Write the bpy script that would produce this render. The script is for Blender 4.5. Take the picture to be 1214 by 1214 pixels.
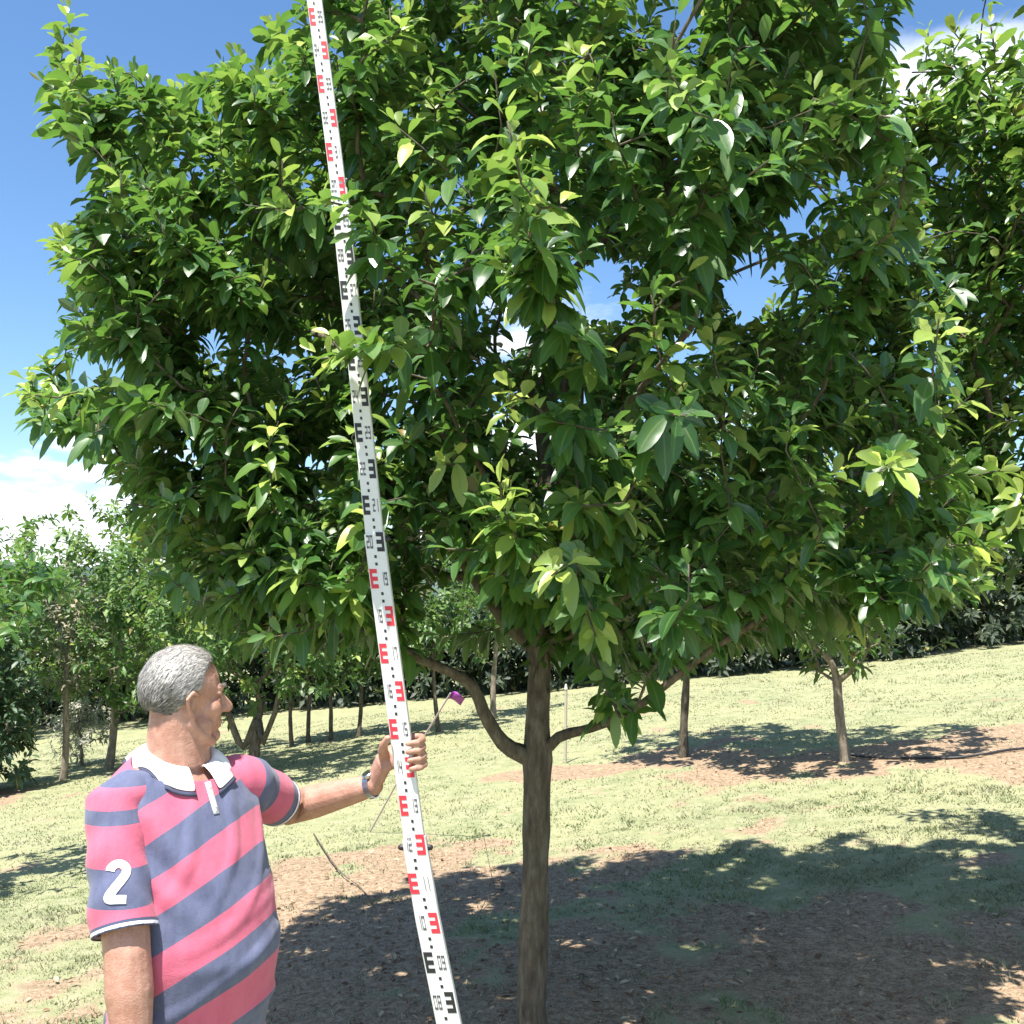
import bpy, bmesh, math, random
import numpy as np
from mathutils import Vector, Matrix
from mathutils.bvhtree import BVHTree
from mathutils.geometry import intersect_line_plane

for o in list(bpy.data.objects):
    bpy.data.objects.remove(o)
SC = bpy.context.scene
COL = SC.collection
rng = np.random.default_rng(11)
random.seed(5)

# ------------------------------------------------------------------ camera
CAMZ, PITCH, F, C0 = 1.85, math.radians(5.3), 1215.0, 607.0
cd = bpy.data.cameras.new('camera'); cam = bpy.data.objects.new('camera', cd); COL.objects.link(cam)
cam.location = (0, 0, CAMZ); cam.rotation_euler = (math.radians(90) + PITCH, 0, 0)
cd.sensor_width = 36; cd.lens = 36 * F / 1214; cd.clip_end = 3000; cd.clip_start = 0.05
SC.camera = cam

# ------------------------------------------------------------------ sky, sun, exposure
SUN = Vector((-0.17, -0.31, 0.93)).normalized()
world = bpy.data.worlds.new('World'); SC.world = world; world.use_nodes = True
nt = world.node_tree; nt.nodes.clear()
def wn(t, **k):
    n = nt.nodes.new(t)
    for a, b in k.items(): setattr(n, a, b)
    return n
sky = wn('ShaderNodeTexSky', sky_type='NISHITA', sun_disc=False)
sky.sun_elevation = math.asin(SUN.z); sky.sun_rotation = math.atan2(SUN.x, SUN.y)
sky.altitude = 600; sky.air_density = 1.0; sky.dust_density = 0.4; sky.ozone_density = 1.6
tc = wn('ShaderNodeTexCoord'); sep = wn('ShaderNodeSeparateXYZ'); nt.links.new(tc.outputs['Generated'], sep.inputs[0])
mz = wn('ShaderNodeMath', operation='MAXIMUM'); nt.links.new(sep.outputs['Z'], mz.inputs[0]); mz.inputs[1].default_value = 0.0
mz2 = wn('ShaderNodeMath', operation='ADD'); nt.links.new(mz.outputs[0], mz2.inputs[0]); mz2.inputs[1].default_value = 0.16
dx = wn('ShaderNodeMath', operation='DIVIDE'); nt.links.new(sep.outputs['X'], dx.inputs[0]); nt.links.new(mz2.outputs[0], dx.inputs[1])
dy = wn('ShaderNodeMath', operation='DIVIDE'); nt.links.new(sep.outputs['Y'], dy.inputs[0]); nt.links.new(mz2.outputs[0], dy.inputs[1])
cmb = wn('ShaderNodeCombineXYZ'); nt.links.new(dx.outputs[0], cmb.inputs[0]); nt.links.new(dy.outputs[0], cmb.inputs[1])
mp = wn('ShaderNodeMapping'); nt.links.new(cmb.outputs[0], mp.inputs[0]); mp.inputs['Location'].default_value = (1.5, 0.50, 0.0)
no = wn('ShaderNodeTexNoise'); nt.links.new(mp.outputs[0], no.inputs['Vector'])
no.inputs['Scale'].default_value = 0.85; no.inputs['Detail'].default_value = 9; no.inputs['Roughness'].default_value = 0.55
hz = wn('ShaderNodeMapRange'); nt.links.new(mz.outputs[0], hz.inputs['Value'])
hz.inputs['From Min'].default_value = 0.02; hz.inputs['From Max'].default_value = 0.20
hz.inputs['To Min'].default_value = 0.19; hz.inputs['To Max'].default_value = 0.0
ad = wn('ShaderNodeMath', operation='ADD'); nt.links.new(no.outputs['Fac'], ad.inputs[0]); nt.links.new(hz.outputs[0], ad.inputs[1])
cr = wn('ShaderNodeMapRange'); cr.interpolation_type = 'SMOOTHSTEP'; nt.links.new(ad.outputs[0], cr.inputs['Value'])
cr.inputs['From Min'].default_value = 0.56; cr.inputs['From Max'].default_value = 0.65
hsv = wn('ShaderNodeHueSaturation'); nt.links.new(sky.outputs[0], hsv.inputs['Color']); hsv.inputs['Saturation'].default_value = 1.16
mx = wn('ShaderNodeMix', data_type='RGBA'); nt.links.new(cr.outputs[0], mx.inputs['Factor'])
nt.links.new(hsv.outputs[0], mx.inputs['A']); mx.inputs['B'].default_value = (7.5, 7.7, 8.0, 1)
bg = wn('ShaderNodeBackground'); nt.links.new(mx.outputs['Result'], bg.inputs['Color']); bg.inputs['Strength'].default_value = 0.102
wo = wn('ShaderNodeOutputWorld'); nt.links.new(bg.outputs[0], wo.inputs['Surface'])

sl = bpy.data.lights.new('sun', 'SUN'); sl.energy = 5.0; sl.angle = math.radians(0.53); sl.color = (1.0, 0.955, 0.88)
so = bpy.data.objects.new('sun', sl); COL.objects.link(so); so.rotation_euler = SUN.to_track_quat('Z', 'Y').to_euler(); so.location = (-3, -3, 12)
SC.view_settings.view_transform = 'Standard'; SC.view_settings.look = 'None'
SC.view_settings.exposure = 1.2; SC.view_settings.gamma = 1.0
SC.render.resolution_x = SC.render.resolution_y = 1024
SC.render.engine = 'CYCLES'
SC.cycles.max_bounces = 6; SC.cycles.diffuse_bounces = 3; SC.cycles.glossy_bounces = 2; SC.cycles.transmission_bounces = 4

# ------------------------------------------------------------------ pixel helpers (photo pixels, 1214 square)
cp, sp = math.cos(PITCH), math.sin(PITCH)
def ray(px, py):
    a, b = (px - C0) / F, (C0 - py) / F
    return Vector((a, cp - b * sp, sp + b * cp))
def P(px, py, d):
    r = ray(px, py); k = d / r.y
    return Vector((r.x * k, d, CAMZ + r.z * k))
def project(p):
    p = np.asarray(p, float); x = p[..., 0]; y = p[..., 1]; z = p[..., 2] - CAMZ
    dep = y * cp + z * sp; up = -y * sp + z * cp
    dep = np.maximum(dep, 0.05)
    return C0 + F * x / dep, C0 - F * up / dep, dep

# ------------------------------------------------------------------ tagging / mesh helpers
def tag(o, label=None, cat=None, group=None, kind=None):
    if label: o['label'] = label
    if cat: o['category'] = cat
    if group: o['group'] = group
    if kind: o['kind'] = kind
    return o
def empty(name, loc=(0, 0, 0)):
    o = bpy.data.objects.new(name, None); o.location = loc; o.empty_display_size = 0.2; COL.objects.link(o); return o
def mesh_np(name, V, Fc, attrs=None, smooth=True):
    """V (n,3); Fc (m,k) equal-sized faces; attrs: dict of per-vertex floats"""
    me = bpy.data.meshes.new(name); V = np.asarray(V, np.float32); Fc = np.asarray(Fc, np.int32)
    m, k = Fc.shape
    me.vertices.add(len(V)); me.vertices.foreach_set('co', V.ravel())
    me.loops.add(m * k); me.loops.foreach_set('vertex_index', Fc.ravel())
    me.polygons.add(m); me.polygons.foreach_set('loop_start', np.arange(0, m * k, k, dtype=np.int32))
    if smooth: me.polygons.foreach_set('use_smooth', np.ones(m, bool))
    me.update(calc_edges=True)
    for n, a in (attrs or {}).items():
        at = me.attributes.new(n, 'FLOAT', 'POINT'); at.data.foreach_set('value', np.asarray(a, np.float32))
    return me
def link(name, me, mat, parent=None):
    o = bpy.data.objects.new(name, me); COL.objects.link(o)
    if mat is not None:
        me.materials.clear(); me.materials.append(mat)
    if parent is not None:
        o.parent = parent; o.matrix_parent_inverse = Matrix.Translation(-parent.location) if parent.type == 'EMPTY' else Matrix.Identity(4)
    return o
class MB:
    def __init__(s): s.v = []; s.f = []
    def add(s, v, f):
        n = len(s.v); s.v += [tuple(p) for p in v]; s.f += [tuple(i + n for i in q) for q in f]
    def box(s, c, X, Y, Z):
        c = Vector(c); X = Vector(X); Y = Vector(Y); Z = Vector(Z)
        v = [c + X * a + Y * b + Z * e for e in (-1, 1) for a, b in ((-1, -1), (1, -1), (1, 1), (-1, 1))]
        s.add(v, [(3, 2, 1, 0), (4, 5, 6, 7), (0, 1, 5, 4), (1, 2, 6, 5), (2, 3, 7, 6), (3, 0, 4, 7)])
    def loft(s, rings, n=20, cap=True):
        """ring = (centre, U, V) with U, V half-axis vectors"""
        base = len(s.v)
        for c, U, W in rings:
            for i in range(n):
                a = 2 * math.pi * i / n
                s.v.append(tuple(c + U * math.cos(a) + W * math.sin(a)))
        for r in range(len(rings) - 1):
            for i in range(n):
                j = (i + 1) % n
                s.f.append((base + r * n + i, base + r * n + j, base + (r + 1) * n + j, base + (r + 1) * n + i))
        if cap:
            s.f.append(tuple(base + i for i in reversed(range(n))))
            s.f.append(tuple(base + (len(rings) - 1) * n + i for i in range(n)))
    def tube(s, pts, rad, n=14, flat=1.0, side=None, round_ends=True):
        pts = [Vector(p) for p in pts]; rad = list(rad); m = len(pts); rings = []
        t0 = (pts[1] - pts[0]).normalized()
        ref = Vector(side) if side is not None else (Vector((0, 0, 1)) if abs(t0.z) < 0.85 else Vector((1, 0, 0)))
        seq = []
        if round_ends:
            for a in (0.97, 0.7, 0.35): seq.append((pts[0] - t0 * rad[0] * a, rad[0] * math.sqrt(1 - a * a), t0))
        for i in range(m):
            t = (pts[min(i + 1, m - 1)] - pts[max(i - 1, 0)]).normalized(); seq.append((pts[i], rad[i], t))
        if round_ends:
            t1 = (pts[-1] - pts[-2]).normalized()
            for a in (0.35, 0.7, 0.97): seq.append((pts[-1] + t1 * rad[-1] * a, rad[-1] * math.sqrt(1 - a * a), t1))
        for c, r, t in seq:
            U = (ref - t * ref.dot(t)).normalized(); W = t.cross(U); ref = U
            rings.append((c, U * r, W * r * flat))
        s.loft(rings, n)
    def ell(s, c, A, B, D, n=18, m=12):
        rings = []
        for k in range(m + 1):
            a = -math.pi / 2 + math.pi * (k + 0.15 * (k == 0) - 0.15 * (k == m)) / m
            rings.append((Vector(c) + Vector(D) * math.sin(a), Vector(A) * math.cos(a), Vector(B) * math.cos(a)))
        s.loft(rings, n)
    def mesh(s, name, smooth=False):
        me = bpy.data.meshes.new(name); me.from_pydata(s.v, [], s.f); me.update()
        if smooth: me.polygons.foreach_set('use_smooth', np.ones(len(me.polygons), bool))
        return me
    def build(s, name, mat, parent=None, smooth=False): return link(name, s.mesh(name, smooth), mat, parent)
def smoothpath(pts, k=6):
    pts = [Vector(p) for p in pts]; out = []
    q = [pts[0] * 2 - pts[1]] + pts + [pts[-1] * 2 - pts[-2]]
    for i in range(1, len(q) - 2):
        for j in range(k):
            t = j / k; a, b, c, d = q[i - 1], q[i], q[i + 1], q[i + 2]
            out.append(0.5 * ((2 * b) + (c - a) * t + (2 * a - 5 * b + 4 * c - d) * t * t + (3 * b - a - 3 * c + d) * t ** 3))
    out.append(pts[-1]); return out
def remesh(me, vox, smooth=4, fac=0.5):
    o = bpy.data.objects.new('tmp', me); COL.objects.link(o)
    r = o.modifiers.new('r', 'REMESH'); r.mode = 'VOXEL'; r.voxel_size = vox; r.adaptivity = 0
    s = o.modifiers.new('s', 'SMOOTH'); s.iterations = smooth; s.factor = fac
    dg = bpy.context.evaluated_depsgraph_get(); dg.update()
    out = bpy.data.meshes.new_from_object(o.evaluated_get(dg))
    bpy.data.objects.remove(o); out.polygons.foreach_set('use_smooth', np.ones(len(out.polygons), bool)); return out

# ------------------------------------------------------------------ materials
def newmat(name):
    m = bpy.data.materials.new(name); m.use_nodes = True; t = m.node_tree; t.nodes.clear()
    out = t.nodes.new('ShaderNodeOutputMaterial'); return m, t, out
class G:
    def __init__(s, t): s.t = t
    def n(s, typ, **k):
        n = s.t.nodes.new(typ)
        for a, b in k.items(): setattr(n, a, b)
        return n
    def l(s, a, b): s.t.links.new(a, b)
    def noise(s, scale, detail=4, rough=0.55, vec=None):
        n = s.n('ShaderNodeTexNoise'); n.inputs['Scale'].default_value = scale; n.inputs['Detail'].default_value = detail
        n.inputs['Roughness'].default_value = rough
        if vec is not None: s.l(vec, n.inputs['Vector'])
        return n.outputs['Fac']
    def ramp(s, fac, stops):
        n = s.n('ShaderNodeValToRGB'); e = n.color_ramp.elements
        while len(e) < len(stops): e.new(0.5)
        for i, (p, c) in enumerate(stops): e[i].position = p; e[i].color = (*c, 1)
        s.l(fac, n.inputs[0]); return n.outputs[0]
    def rng(s, v, a, b, c=0.0, d=1.0, smooth=False):
        n = s.n('ShaderNodeMapRange'); s.l(v, n.inputs['Value'])
        if smooth: n.interpolation_type = 'SMOOTHSTEP'
        for k, x in zip(('From Min', 'From Max', 'To Min', 'To Max'), (a, b, c, d)): n.inputs[k].default_value = x
        return n.outputs[0]
    def math(s, op, a, b=None):
        n = s.n('ShaderNodeMath', operation=op)
        for i, v in enumerate((a, b)):
            if v is None: continue
            if isinstance(v, (int, float)): n.inputs[i].default_value = v
            else: s.l(v, n.inputs[i])
        return n.outputs[0]
    def mix(s, fac, a, b, blend='MIX'):
        n = s.n('ShaderNodeMix', data_type='RGBA', blend_type=blend)
        for k, v in (('Factor', fac), ('A', a), ('B', b)):
            if isinstance(v, (int, float)): n.inputs[k].default_value = v
            elif isinstance(v, tuple): n.inputs[k].default_value = (*v, 1)
            else: s.l(v, n.inputs[k])
        return n.outputs['Result']
    def attr(s, name): 
        n = s.n('ShaderNodeAttribute'); n.attribute_name = name; return n.outputs['Fac']
    def obj(s): return s.n('ShaderNodeTexCoord').outputs['Object']
    def bump(s, h, strength=0.4, dist=0.01):
        n = s.n('ShaderNodeBump'); n.inputs['Strength'].default_value = strength; n.inputs['Distance'].default_value = dist
        s.l(h, n.inputs['Height']); return n.outputs[0]
    def bsdf(s, col, rough=0.6, normal=None, spec=None, **k):
        n = s.n('ShaderNodeBsdfPrincipled')
        if isinstance(col, tuple): n.inputs['Base Color'].default_value = (*col, 1)
        else: s.l(col, n.inputs['Base Color'])
        if isinstance(rough, (int, float)): n.inputs['Roughness'].default_value = rough
        else: s.l(rough, n.inputs['Roughness'])
        if normal is not None: s.l(normal, n.inputs['Normal'])
        if spec is not None: n.inputs['Specular IOR Level'].default_value = spec
        for a, b in k.items(): n.inputs[a].default_value = b
        return n.outputs[0]

def leaf_mat(name, old, mid, young, gloss=0.38, trans=0.32):
    m, t, out = newmat(name); g = G(t)
    age = g.attr('tint'); rnd = g.attr('rnd'); ac = g.attr('across')
    col = g.ramp(age, [(0.0, old), (0.5, mid), (1.0, young)])
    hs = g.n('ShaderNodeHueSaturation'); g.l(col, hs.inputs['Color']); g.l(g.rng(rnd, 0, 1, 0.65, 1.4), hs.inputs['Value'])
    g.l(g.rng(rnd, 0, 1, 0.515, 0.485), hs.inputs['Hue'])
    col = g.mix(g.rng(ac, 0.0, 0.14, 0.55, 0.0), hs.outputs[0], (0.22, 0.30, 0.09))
    col = g.mix(g.math('GREATER_THAN', rnd, 0.994), col, (0.24, 0.19, 0.05))
    geo = g.n('ShaderNodeNewGeometry')
    back = g.mix(geo.outputs['Backfacing'], col, g.mix(0.45, col, (0.16, 0.22, 0.10)))
    bs = g.n('ShaderNodeBsdfPrincipled'); g.l(back, bs.inputs['Base Color'])
    g.l(g.rng(rnd, 0, 1, gloss, gloss + 0.16), bs.inputs['Roughness']); bs.inputs['Specular IOR Level'].default_value = 0.65
    tr = g.n('ShaderNodeBsdfTranslucent'); g.l(g.mix(0.5, col, (0.22, 0.46, 0.05)), tr.inputs['Color'])
    ms = g.n('ShaderNodeMixShader'); ms.inputs[0].default_value = trans
    g.l(bs.outputs[0], ms.inputs[1]); g.l(tr.outputs[0], ms.inputs[2]); g.l(ms.outputs[0], out.inputs['Surface']); return m
M = {}
M['leaf'] = leaf_mat('leaf_green', (0.030, 0.085, 0.024), (0.075, 0.175, 0.040), (0.38, 0.47, 0.095), 0.27, 0.36)
M['leaf_row'] = leaf_mat('leaf_row', (0.05, 0.11, 0.022), (0.09, 0.18, 0.035), (0.27, 0.33, 0.06), 0.42)
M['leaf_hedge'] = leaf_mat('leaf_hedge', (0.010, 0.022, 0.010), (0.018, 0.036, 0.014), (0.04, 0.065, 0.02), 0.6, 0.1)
M['leaf_blue'] = leaf_mat('leaf_blue', (0.03, 0.07, 0.035), (0.05, 0.10, 0.045), (0.10, 0.16, 0.06), 0.45, 0.2)
M['leaf_dry'] = leaf_mat('leaf_dry', (0.16, 0.15, 0.10), (0.24, 0.22, 0.15), (0.33, 0.30, 0.22), 0.6, 0.2)
M['leaf_pale'] = leaf_mat('leaf_pale', (0.28, 0.27, 0.23), (0.38, 0.37, 0.31), (0.45, 0.44, 0.36), 0.6, 0.2)

def bark_mat(name, c1, c2, c3):
    m, t, out = newmat(name); g = G(t); ob = g.obj()
    mpn = g.n('ShaderNodeMapping'); g.l(ob, mpn.inputs[0]); mpn.inputs['Scale'].default_value = (1, 1, 0.28)
    n1 = g.noise(34, 7, 0.65, mpn.outputs[0]); n2 = g.noise(9, 4, 0.6, ob)
    v = g.n('ShaderNodeTexVoronoi'); g.l(mpn.outputs[0], v.inputs['Vector']); v.inputs['Scale'].default_value = 48
    col = g.ramp(n1, [(0.28, c1), (0.52, c2), (0.75, c3)])
    col = g.mix(g.rng(n2, 0.55, 0.75, 0, .5), col, tuple(x * 1.15 for x in c3))
    h = g.math('ADD', n1, g.math('MULTIPLY', v.outputs['Distance'], 0.5))
    g.l(g.bsdf(col, 0.85, g.bump(h, 0.9, 0.012), 0.25), out.inputs['Surface']); return m
M['bark'] = bark_mat('bark', (0.042, 0.035, 0.026), (0.115, 0.097, 0.07), (0.21, 0.185, 0.14))
M['bark_pale'] = bark_mat('bark_pale', (0.12, 0.10, 0.075), (0.24, 0.20, 0.15), (0.36, 0.32, 0.25))

def simple(name, col, rough=0.6, bump=None, var=0.0, spec=None, scale=30, **k):
    m, t, out = newmat(name); g = G(t); ob = g.obj(); c = col
    if var: c = g.mix(g.noise(scale, 4, 0.6, ob), tuple(x * (1 - var) for x in col), tuple(min(1, x * (1 + var)) for x in col))
    nm = g.bump(g.noise(bump[0], 4, 0.6, ob), bump[1], bump[2]) if bump else None
    g.l(g.bsdf(c, rough, nm, spec, **k), out.inputs['Surface']); return m

# ------------------------------------------------------------------ terrain
MAIN = (0.085, 4.35)
def gz(x, y):
    x = np.asarray(x, float); y = np.asarray(y, float)
    s = 0.035 + 0.068 * np.clip((y - 2) / 7.0, 0, 1) ** 1.2
    z = s * 34 * np.tanh(x / 34)
    z = z + 0.018 * np.sin(x * 1.7 + 0.6) * np.sin(y * 1.3 + 1.1) + 0.03 * np.sin(x * 0.55 + 2) * np.sin(y * 0.43)
    z = z + 0.06 * np.exp(-(((x - MAIN[0]) / 0.8) ** 2 + ((y - MAIN[1]) / 0.8) ** 2))
    far = np.clip((np.hypot(x, y) - 60) / 200, 0, 1)
    return z - far * 6.0
def ground_px(px, py):
    r = ray(px, py); lo, hi = 0.5, 80.0
    t = 0.5
    prev = 0.5
    while t < 120:
        p = Vector((0, 0, CAMZ)) + r * t
        if p.z < float(gz(p.x, p.y)):
            a, b = prev, t
            for _ in range(30):
                m_ = 0.5 * (a + b); q = Vector((0, 0, CAMZ)) + r * m_
                if q.z < float(gz(q.x, q.y)): b = m_
                else: a = m_
            q = Vector((0, 0, CAMZ)) + r * b
            return Vector((q.x, q.y, float(gz(q.x, q.y))))
        prev = t; t *= 1.03
    return None

R1 = ground_px(1003, 902); R2 = ground_px(812, 897)
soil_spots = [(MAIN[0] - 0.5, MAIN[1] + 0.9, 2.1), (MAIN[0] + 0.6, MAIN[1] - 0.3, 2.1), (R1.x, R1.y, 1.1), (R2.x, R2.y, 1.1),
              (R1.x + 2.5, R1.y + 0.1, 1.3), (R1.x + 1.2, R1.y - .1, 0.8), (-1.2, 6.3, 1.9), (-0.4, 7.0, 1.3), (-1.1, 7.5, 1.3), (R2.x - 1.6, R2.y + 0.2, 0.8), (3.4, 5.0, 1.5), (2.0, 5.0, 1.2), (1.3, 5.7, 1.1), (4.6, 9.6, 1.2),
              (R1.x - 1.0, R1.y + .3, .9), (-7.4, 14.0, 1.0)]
def vnoise(x, y, s, seed):
    r = np.random.default_rng(seed); T = r.random((256, 256))
    u = np.asarray(x) / s + 1000.3; v = np.asarray(y) / s + 1000.7
    i = np.floor(u).astype(int); j = np.floor(v).astype(int); a = u - i; b = v - j
    a = a * a * (3 - 2 * a); b = b * b * (3 - 2 * b)
    g_ = lambda p, q: T[p % 256, q % 256]
    return (g_(i, j) * (1 - a) + g_(i + 1, j) * a) * (1 - b) + (g_(i, j + 1) * (1 - a) + g_(i + 1, j + 1) * a) * b
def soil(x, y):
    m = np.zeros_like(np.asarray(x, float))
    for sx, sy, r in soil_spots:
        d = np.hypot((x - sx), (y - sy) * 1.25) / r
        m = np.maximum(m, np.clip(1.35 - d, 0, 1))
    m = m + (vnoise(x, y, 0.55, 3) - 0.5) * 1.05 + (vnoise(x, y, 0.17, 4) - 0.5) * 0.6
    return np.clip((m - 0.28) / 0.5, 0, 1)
def grid_axis(lo, hi, step0, grow, c):
    a = [c]; s = step0
    while a[-1] < hi: a.append(a[-1] + s); s *= grow
    b = [c]; s = step0
    while b[-1] > lo: b.append(b[-1] - s); s *= grow
    return np.array(sorted(set(b + a)))
gx = grid_axis(-900, 900, 0.07, 1.022, 0.0); gy = grid_axis(-300, 1500, 0.055, 1.016, 6.0)
X, Y = np.meshgrid(gx, gy); Zg = gz(X, Y) + (vnoise(X, Y, 0.09, 8) - 0.5) * 0.018 * (np.hypot(X, Y) < 25)
nx, ny = len(gx), len(gy)
idx = np.arange(nx * ny).reshape(ny, nx)
Fq = np.stack([idx[:-1, :-1], idx[:-1, 1:], idx[1:, 1:], idx[1:, :-1]], -1).reshape(-1, 4)
gm, t, out = newmat('ground_grass'); g = G(t); ob = g.obj()
s_ = g.attr('soil'); n1 = g.noise(0.9, 5, 0.6, ob); n2 = g.noise(75, 3, 0.7, ob); n3 = g.noise(5.5, 5, 0.65, ob); n4 = g.noise(22, 4, 0.7, ob)
gcol = g.ramp(n3, [(0.30, (0.15, 0.18, 0.08)), (0.5, (0.255, 0.27, 0.145)), (0.70, (0.35, 0.335, 0.215))])
gcol = g.mix(g.rng(n1, 0.38, 0.62, 0.0, 0.6), gcol, (0.33, 0.32, 0.175))
gcol = g.mix(g.rng(n2, 0.35, 0.7, 0.0, 0.6), gcol, g.mix(n4, (0.10, 0.135, 0.045), (0.46, 0.43, 0.28)))
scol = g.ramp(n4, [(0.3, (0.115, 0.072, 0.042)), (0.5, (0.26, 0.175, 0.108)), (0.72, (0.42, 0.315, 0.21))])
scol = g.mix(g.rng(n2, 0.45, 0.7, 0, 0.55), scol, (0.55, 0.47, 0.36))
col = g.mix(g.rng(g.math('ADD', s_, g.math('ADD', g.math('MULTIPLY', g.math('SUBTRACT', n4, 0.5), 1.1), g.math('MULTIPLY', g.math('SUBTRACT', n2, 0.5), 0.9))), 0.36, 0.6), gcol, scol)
hgt = g.math('ADD', n2, g.math('MULTIPLY', n4, 1.2))
g.l(g.bsdf(col, 0.95, g.bump(hgt, 0.6, 0.02), 0.1), out.inputs['Surface'])
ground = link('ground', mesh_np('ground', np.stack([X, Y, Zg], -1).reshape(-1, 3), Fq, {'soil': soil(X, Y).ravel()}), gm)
tag(ground, kind='structure')

# distant wooded hills
hx = np.linspace(-900, 900, 181); hv = []
for k, (fy, fz) in enumerate(((0, -8), (60, .45), (140, .85), (260, 1.0))):
    for x in hx:
        top = 42 + 16 * math.sin(x / 170 + 1.0) + 10 * math.sin(x / 61 + 2) + (0 if k == 0 else rng.normal(0, 2.0))
        hv.append((x, 620 + fy + 40 * math.sin(x / 200), fz if fz < 0 else top * fz))
hn = len(hx); hf = [(k * hn + i, k * hn + i + 1, (k + 1) * hn + i + 1, (k + 1) * hn + i) for k in range(3) for i in range(hn - 1)]
hm, t, out = newmat('wooded_hills'); g = G(t); ob = g.obj()
g.l(g.bsdf(g.ramp(g.noise(0.05, 6, 0.7, ob), [(0.35, (0.05, 0.075, 0.07)), (0.65, (0.11, 0.15, 0.13))]), 1.0, None, 0.0), out.inputs['Surface'])
tag(link('hills', mesh_np('hills', hv, hf), hm), kind='structure')

# ------------------------------------------------------------------ trees
def leaf_arrays(Pb, D, N, L, W, droop, tint, rnd, rows=5):
    """all leaves as one vertex/face/attribute set; 3 verts across, `rows` along"""
    n = len(Pb); S = np.array({5: [0, .18, .5, .84, 1], 6: [0, .13, .36, .64, .88, 1]}.get(rows, np.linspace(0, 1, rows)))
    prof = np.interp(S, [0, 0.12, 0.35, 0.6, 0.8, 0.92, 1], [0.06, 0.42, 0.86, 1.0, 0.78, 0.42, 0.04])
    side = np.cross(D, N); side /= np.linalg.norm(side, axis=1)[:, None] + 1e-9
    up = np.cross(side, D)
    V = np.zeros((n, rows, 3, 3), np.float32)
    wav = rng.normal(0, 0.05, (n, rows))
    for i, s in enumerate(S):
        c = Pb + D * (L * s * (1 - 0.18 * droop * s))[:, None]
        c = c - np.array([0, 0, 1.0]) * (droop * L * s ** 2 * 0.75)[:, None]
        for j, q in enumerate((-1, 0, 1)):
            V[:, i, j] = c + side * (q * W * 0.5 * prof[i])[:, None] + up * ((abs(q) * (0.16 + wav[:, i]) * W * prof[i]))[:, None]
    k = rows * 3; base = np.arange(n)[:, None, None] * k
    q = np.array([[i * 3 + j, i * 3 + j + 1, (i + 1) * 3 + j + 1, (i + 1) * 3 + j] for i in range(rows - 1) for j in range(2)])
    Fc = (base + q[None]).reshape(-1, 4)
    at = {'tint': np.repeat(tint, k), 'rnd': np.repeat(rnd, k), 'across': np.tile(np.array([1, 0, 1.0]), n * rows)}
    return V.reshape(-1, 3), Fc, at
def unit(a): return a / (np.linalg.norm(a, axis=-1, keepdims=True) + 1e-9)

class Skeleton:
    def __init__(s): s.p = []; s.par = []; s.path = []; s.tip = []
    def add(s, p, par):
        s.p.append(np.asarray(p, float)); s.par.append(par)
        s.path.append(0.0 if par < 0 else s.path[par] + np.linalg.norm(s.p[-1] - s.p[par])); return len(s.p) - 1
    def polyline(s, pts, par=-1):
        ids = []
        for q in pts: par = s.add(q, par); ids.append(par)
        return ids
def grow(sk, tips, first, bf=0.3, sag=0.08, r=rng):
    order = np.argsort(np.linalg.norm(tips - np.array(sk.p[first]), axis=1))
    tipnodes = []; m0 = 0; BA = np.zeros((4096, 3)); BP = np.zeros(4096)
    for k in order:
        tp = tips[k]; nn_ = len(sk.p)
        while m0 < nn_:
            if m0 >= len(BA): BA = np.concatenate([BA, np.zeros_like(BA)]); BP = np.concatenate([BP, np.zeros_like(BP)])
            BA[m0] = sk.p[m0]; BP[m0] = sk.path[m0]; m0 += 1
        A = BA[first:nn_]; path = BP[first:nn_]
        d = np.linalg.norm(A - tp, axis=1)
        cost = d + bf * path + 0.6 * np.maximum(0, A[:, 2] - tp[2] - 0.1)
        j = first + int(np.argmin(cost)); a = sk.p[j]; L = np.linalg.norm(tp - a)
        m = max(2, int(L / 0.16) + 1); par = j
        pdir = unit(sk.p[j] - sk.p[sk.par[j]]) if sk.par[j] >= 0 else np.array([0, 0, 1.0])
        for i in range(1, m + 1):
            t_ = i / m; q = a * (1 - t_) + tp * t_
            q = q + pdir * L * 0.22 * t_ * (1 - t_) ** 1.5 * 1.5 + np.array([0, 0, -sag * L * 4 * t_ * (1 - t_) * 0.5])
            if i < m: q = q + r.normal(0, 0.018, 3)
            par = sk.add(q, par)
        tipnodes.append((k, par))
    return tipnodes
def radii(sk, rtip, ex=2.35):
    n = len(sk.p); acc = np.zeros(n); r = np.zeros(n)
    for i in range(n - 1, -1, -1):
        r[i] = max(rtip, acc[i] ** (1 / ex)) if acc[i] > 0 else rtip
        if sk.par[i] >= 0: acc[sk.par[i]] += r[i] ** ex
    return r
def chains(sk, r):
    n = len(sk.p); kids = [[] for _ in range(n)]
    for i, p_ in enumerate(sk.par):
        if p_ >= 0: kids[p_].append(i)
    out = []; stack = [(0, -1)]
    while stack:
        i, p0 = stack.pop(); ch = ([p0] if p0 >= 0 else []) + [i]; c = i
        while kids[c]:
            ks = sorted(kids[c], key=lambda q: -r[q])
            for q in ks[1:]: stack.append((q, c))
            c = ks[0]; ch.append(c)
        out.append(ch)
    return out
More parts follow.
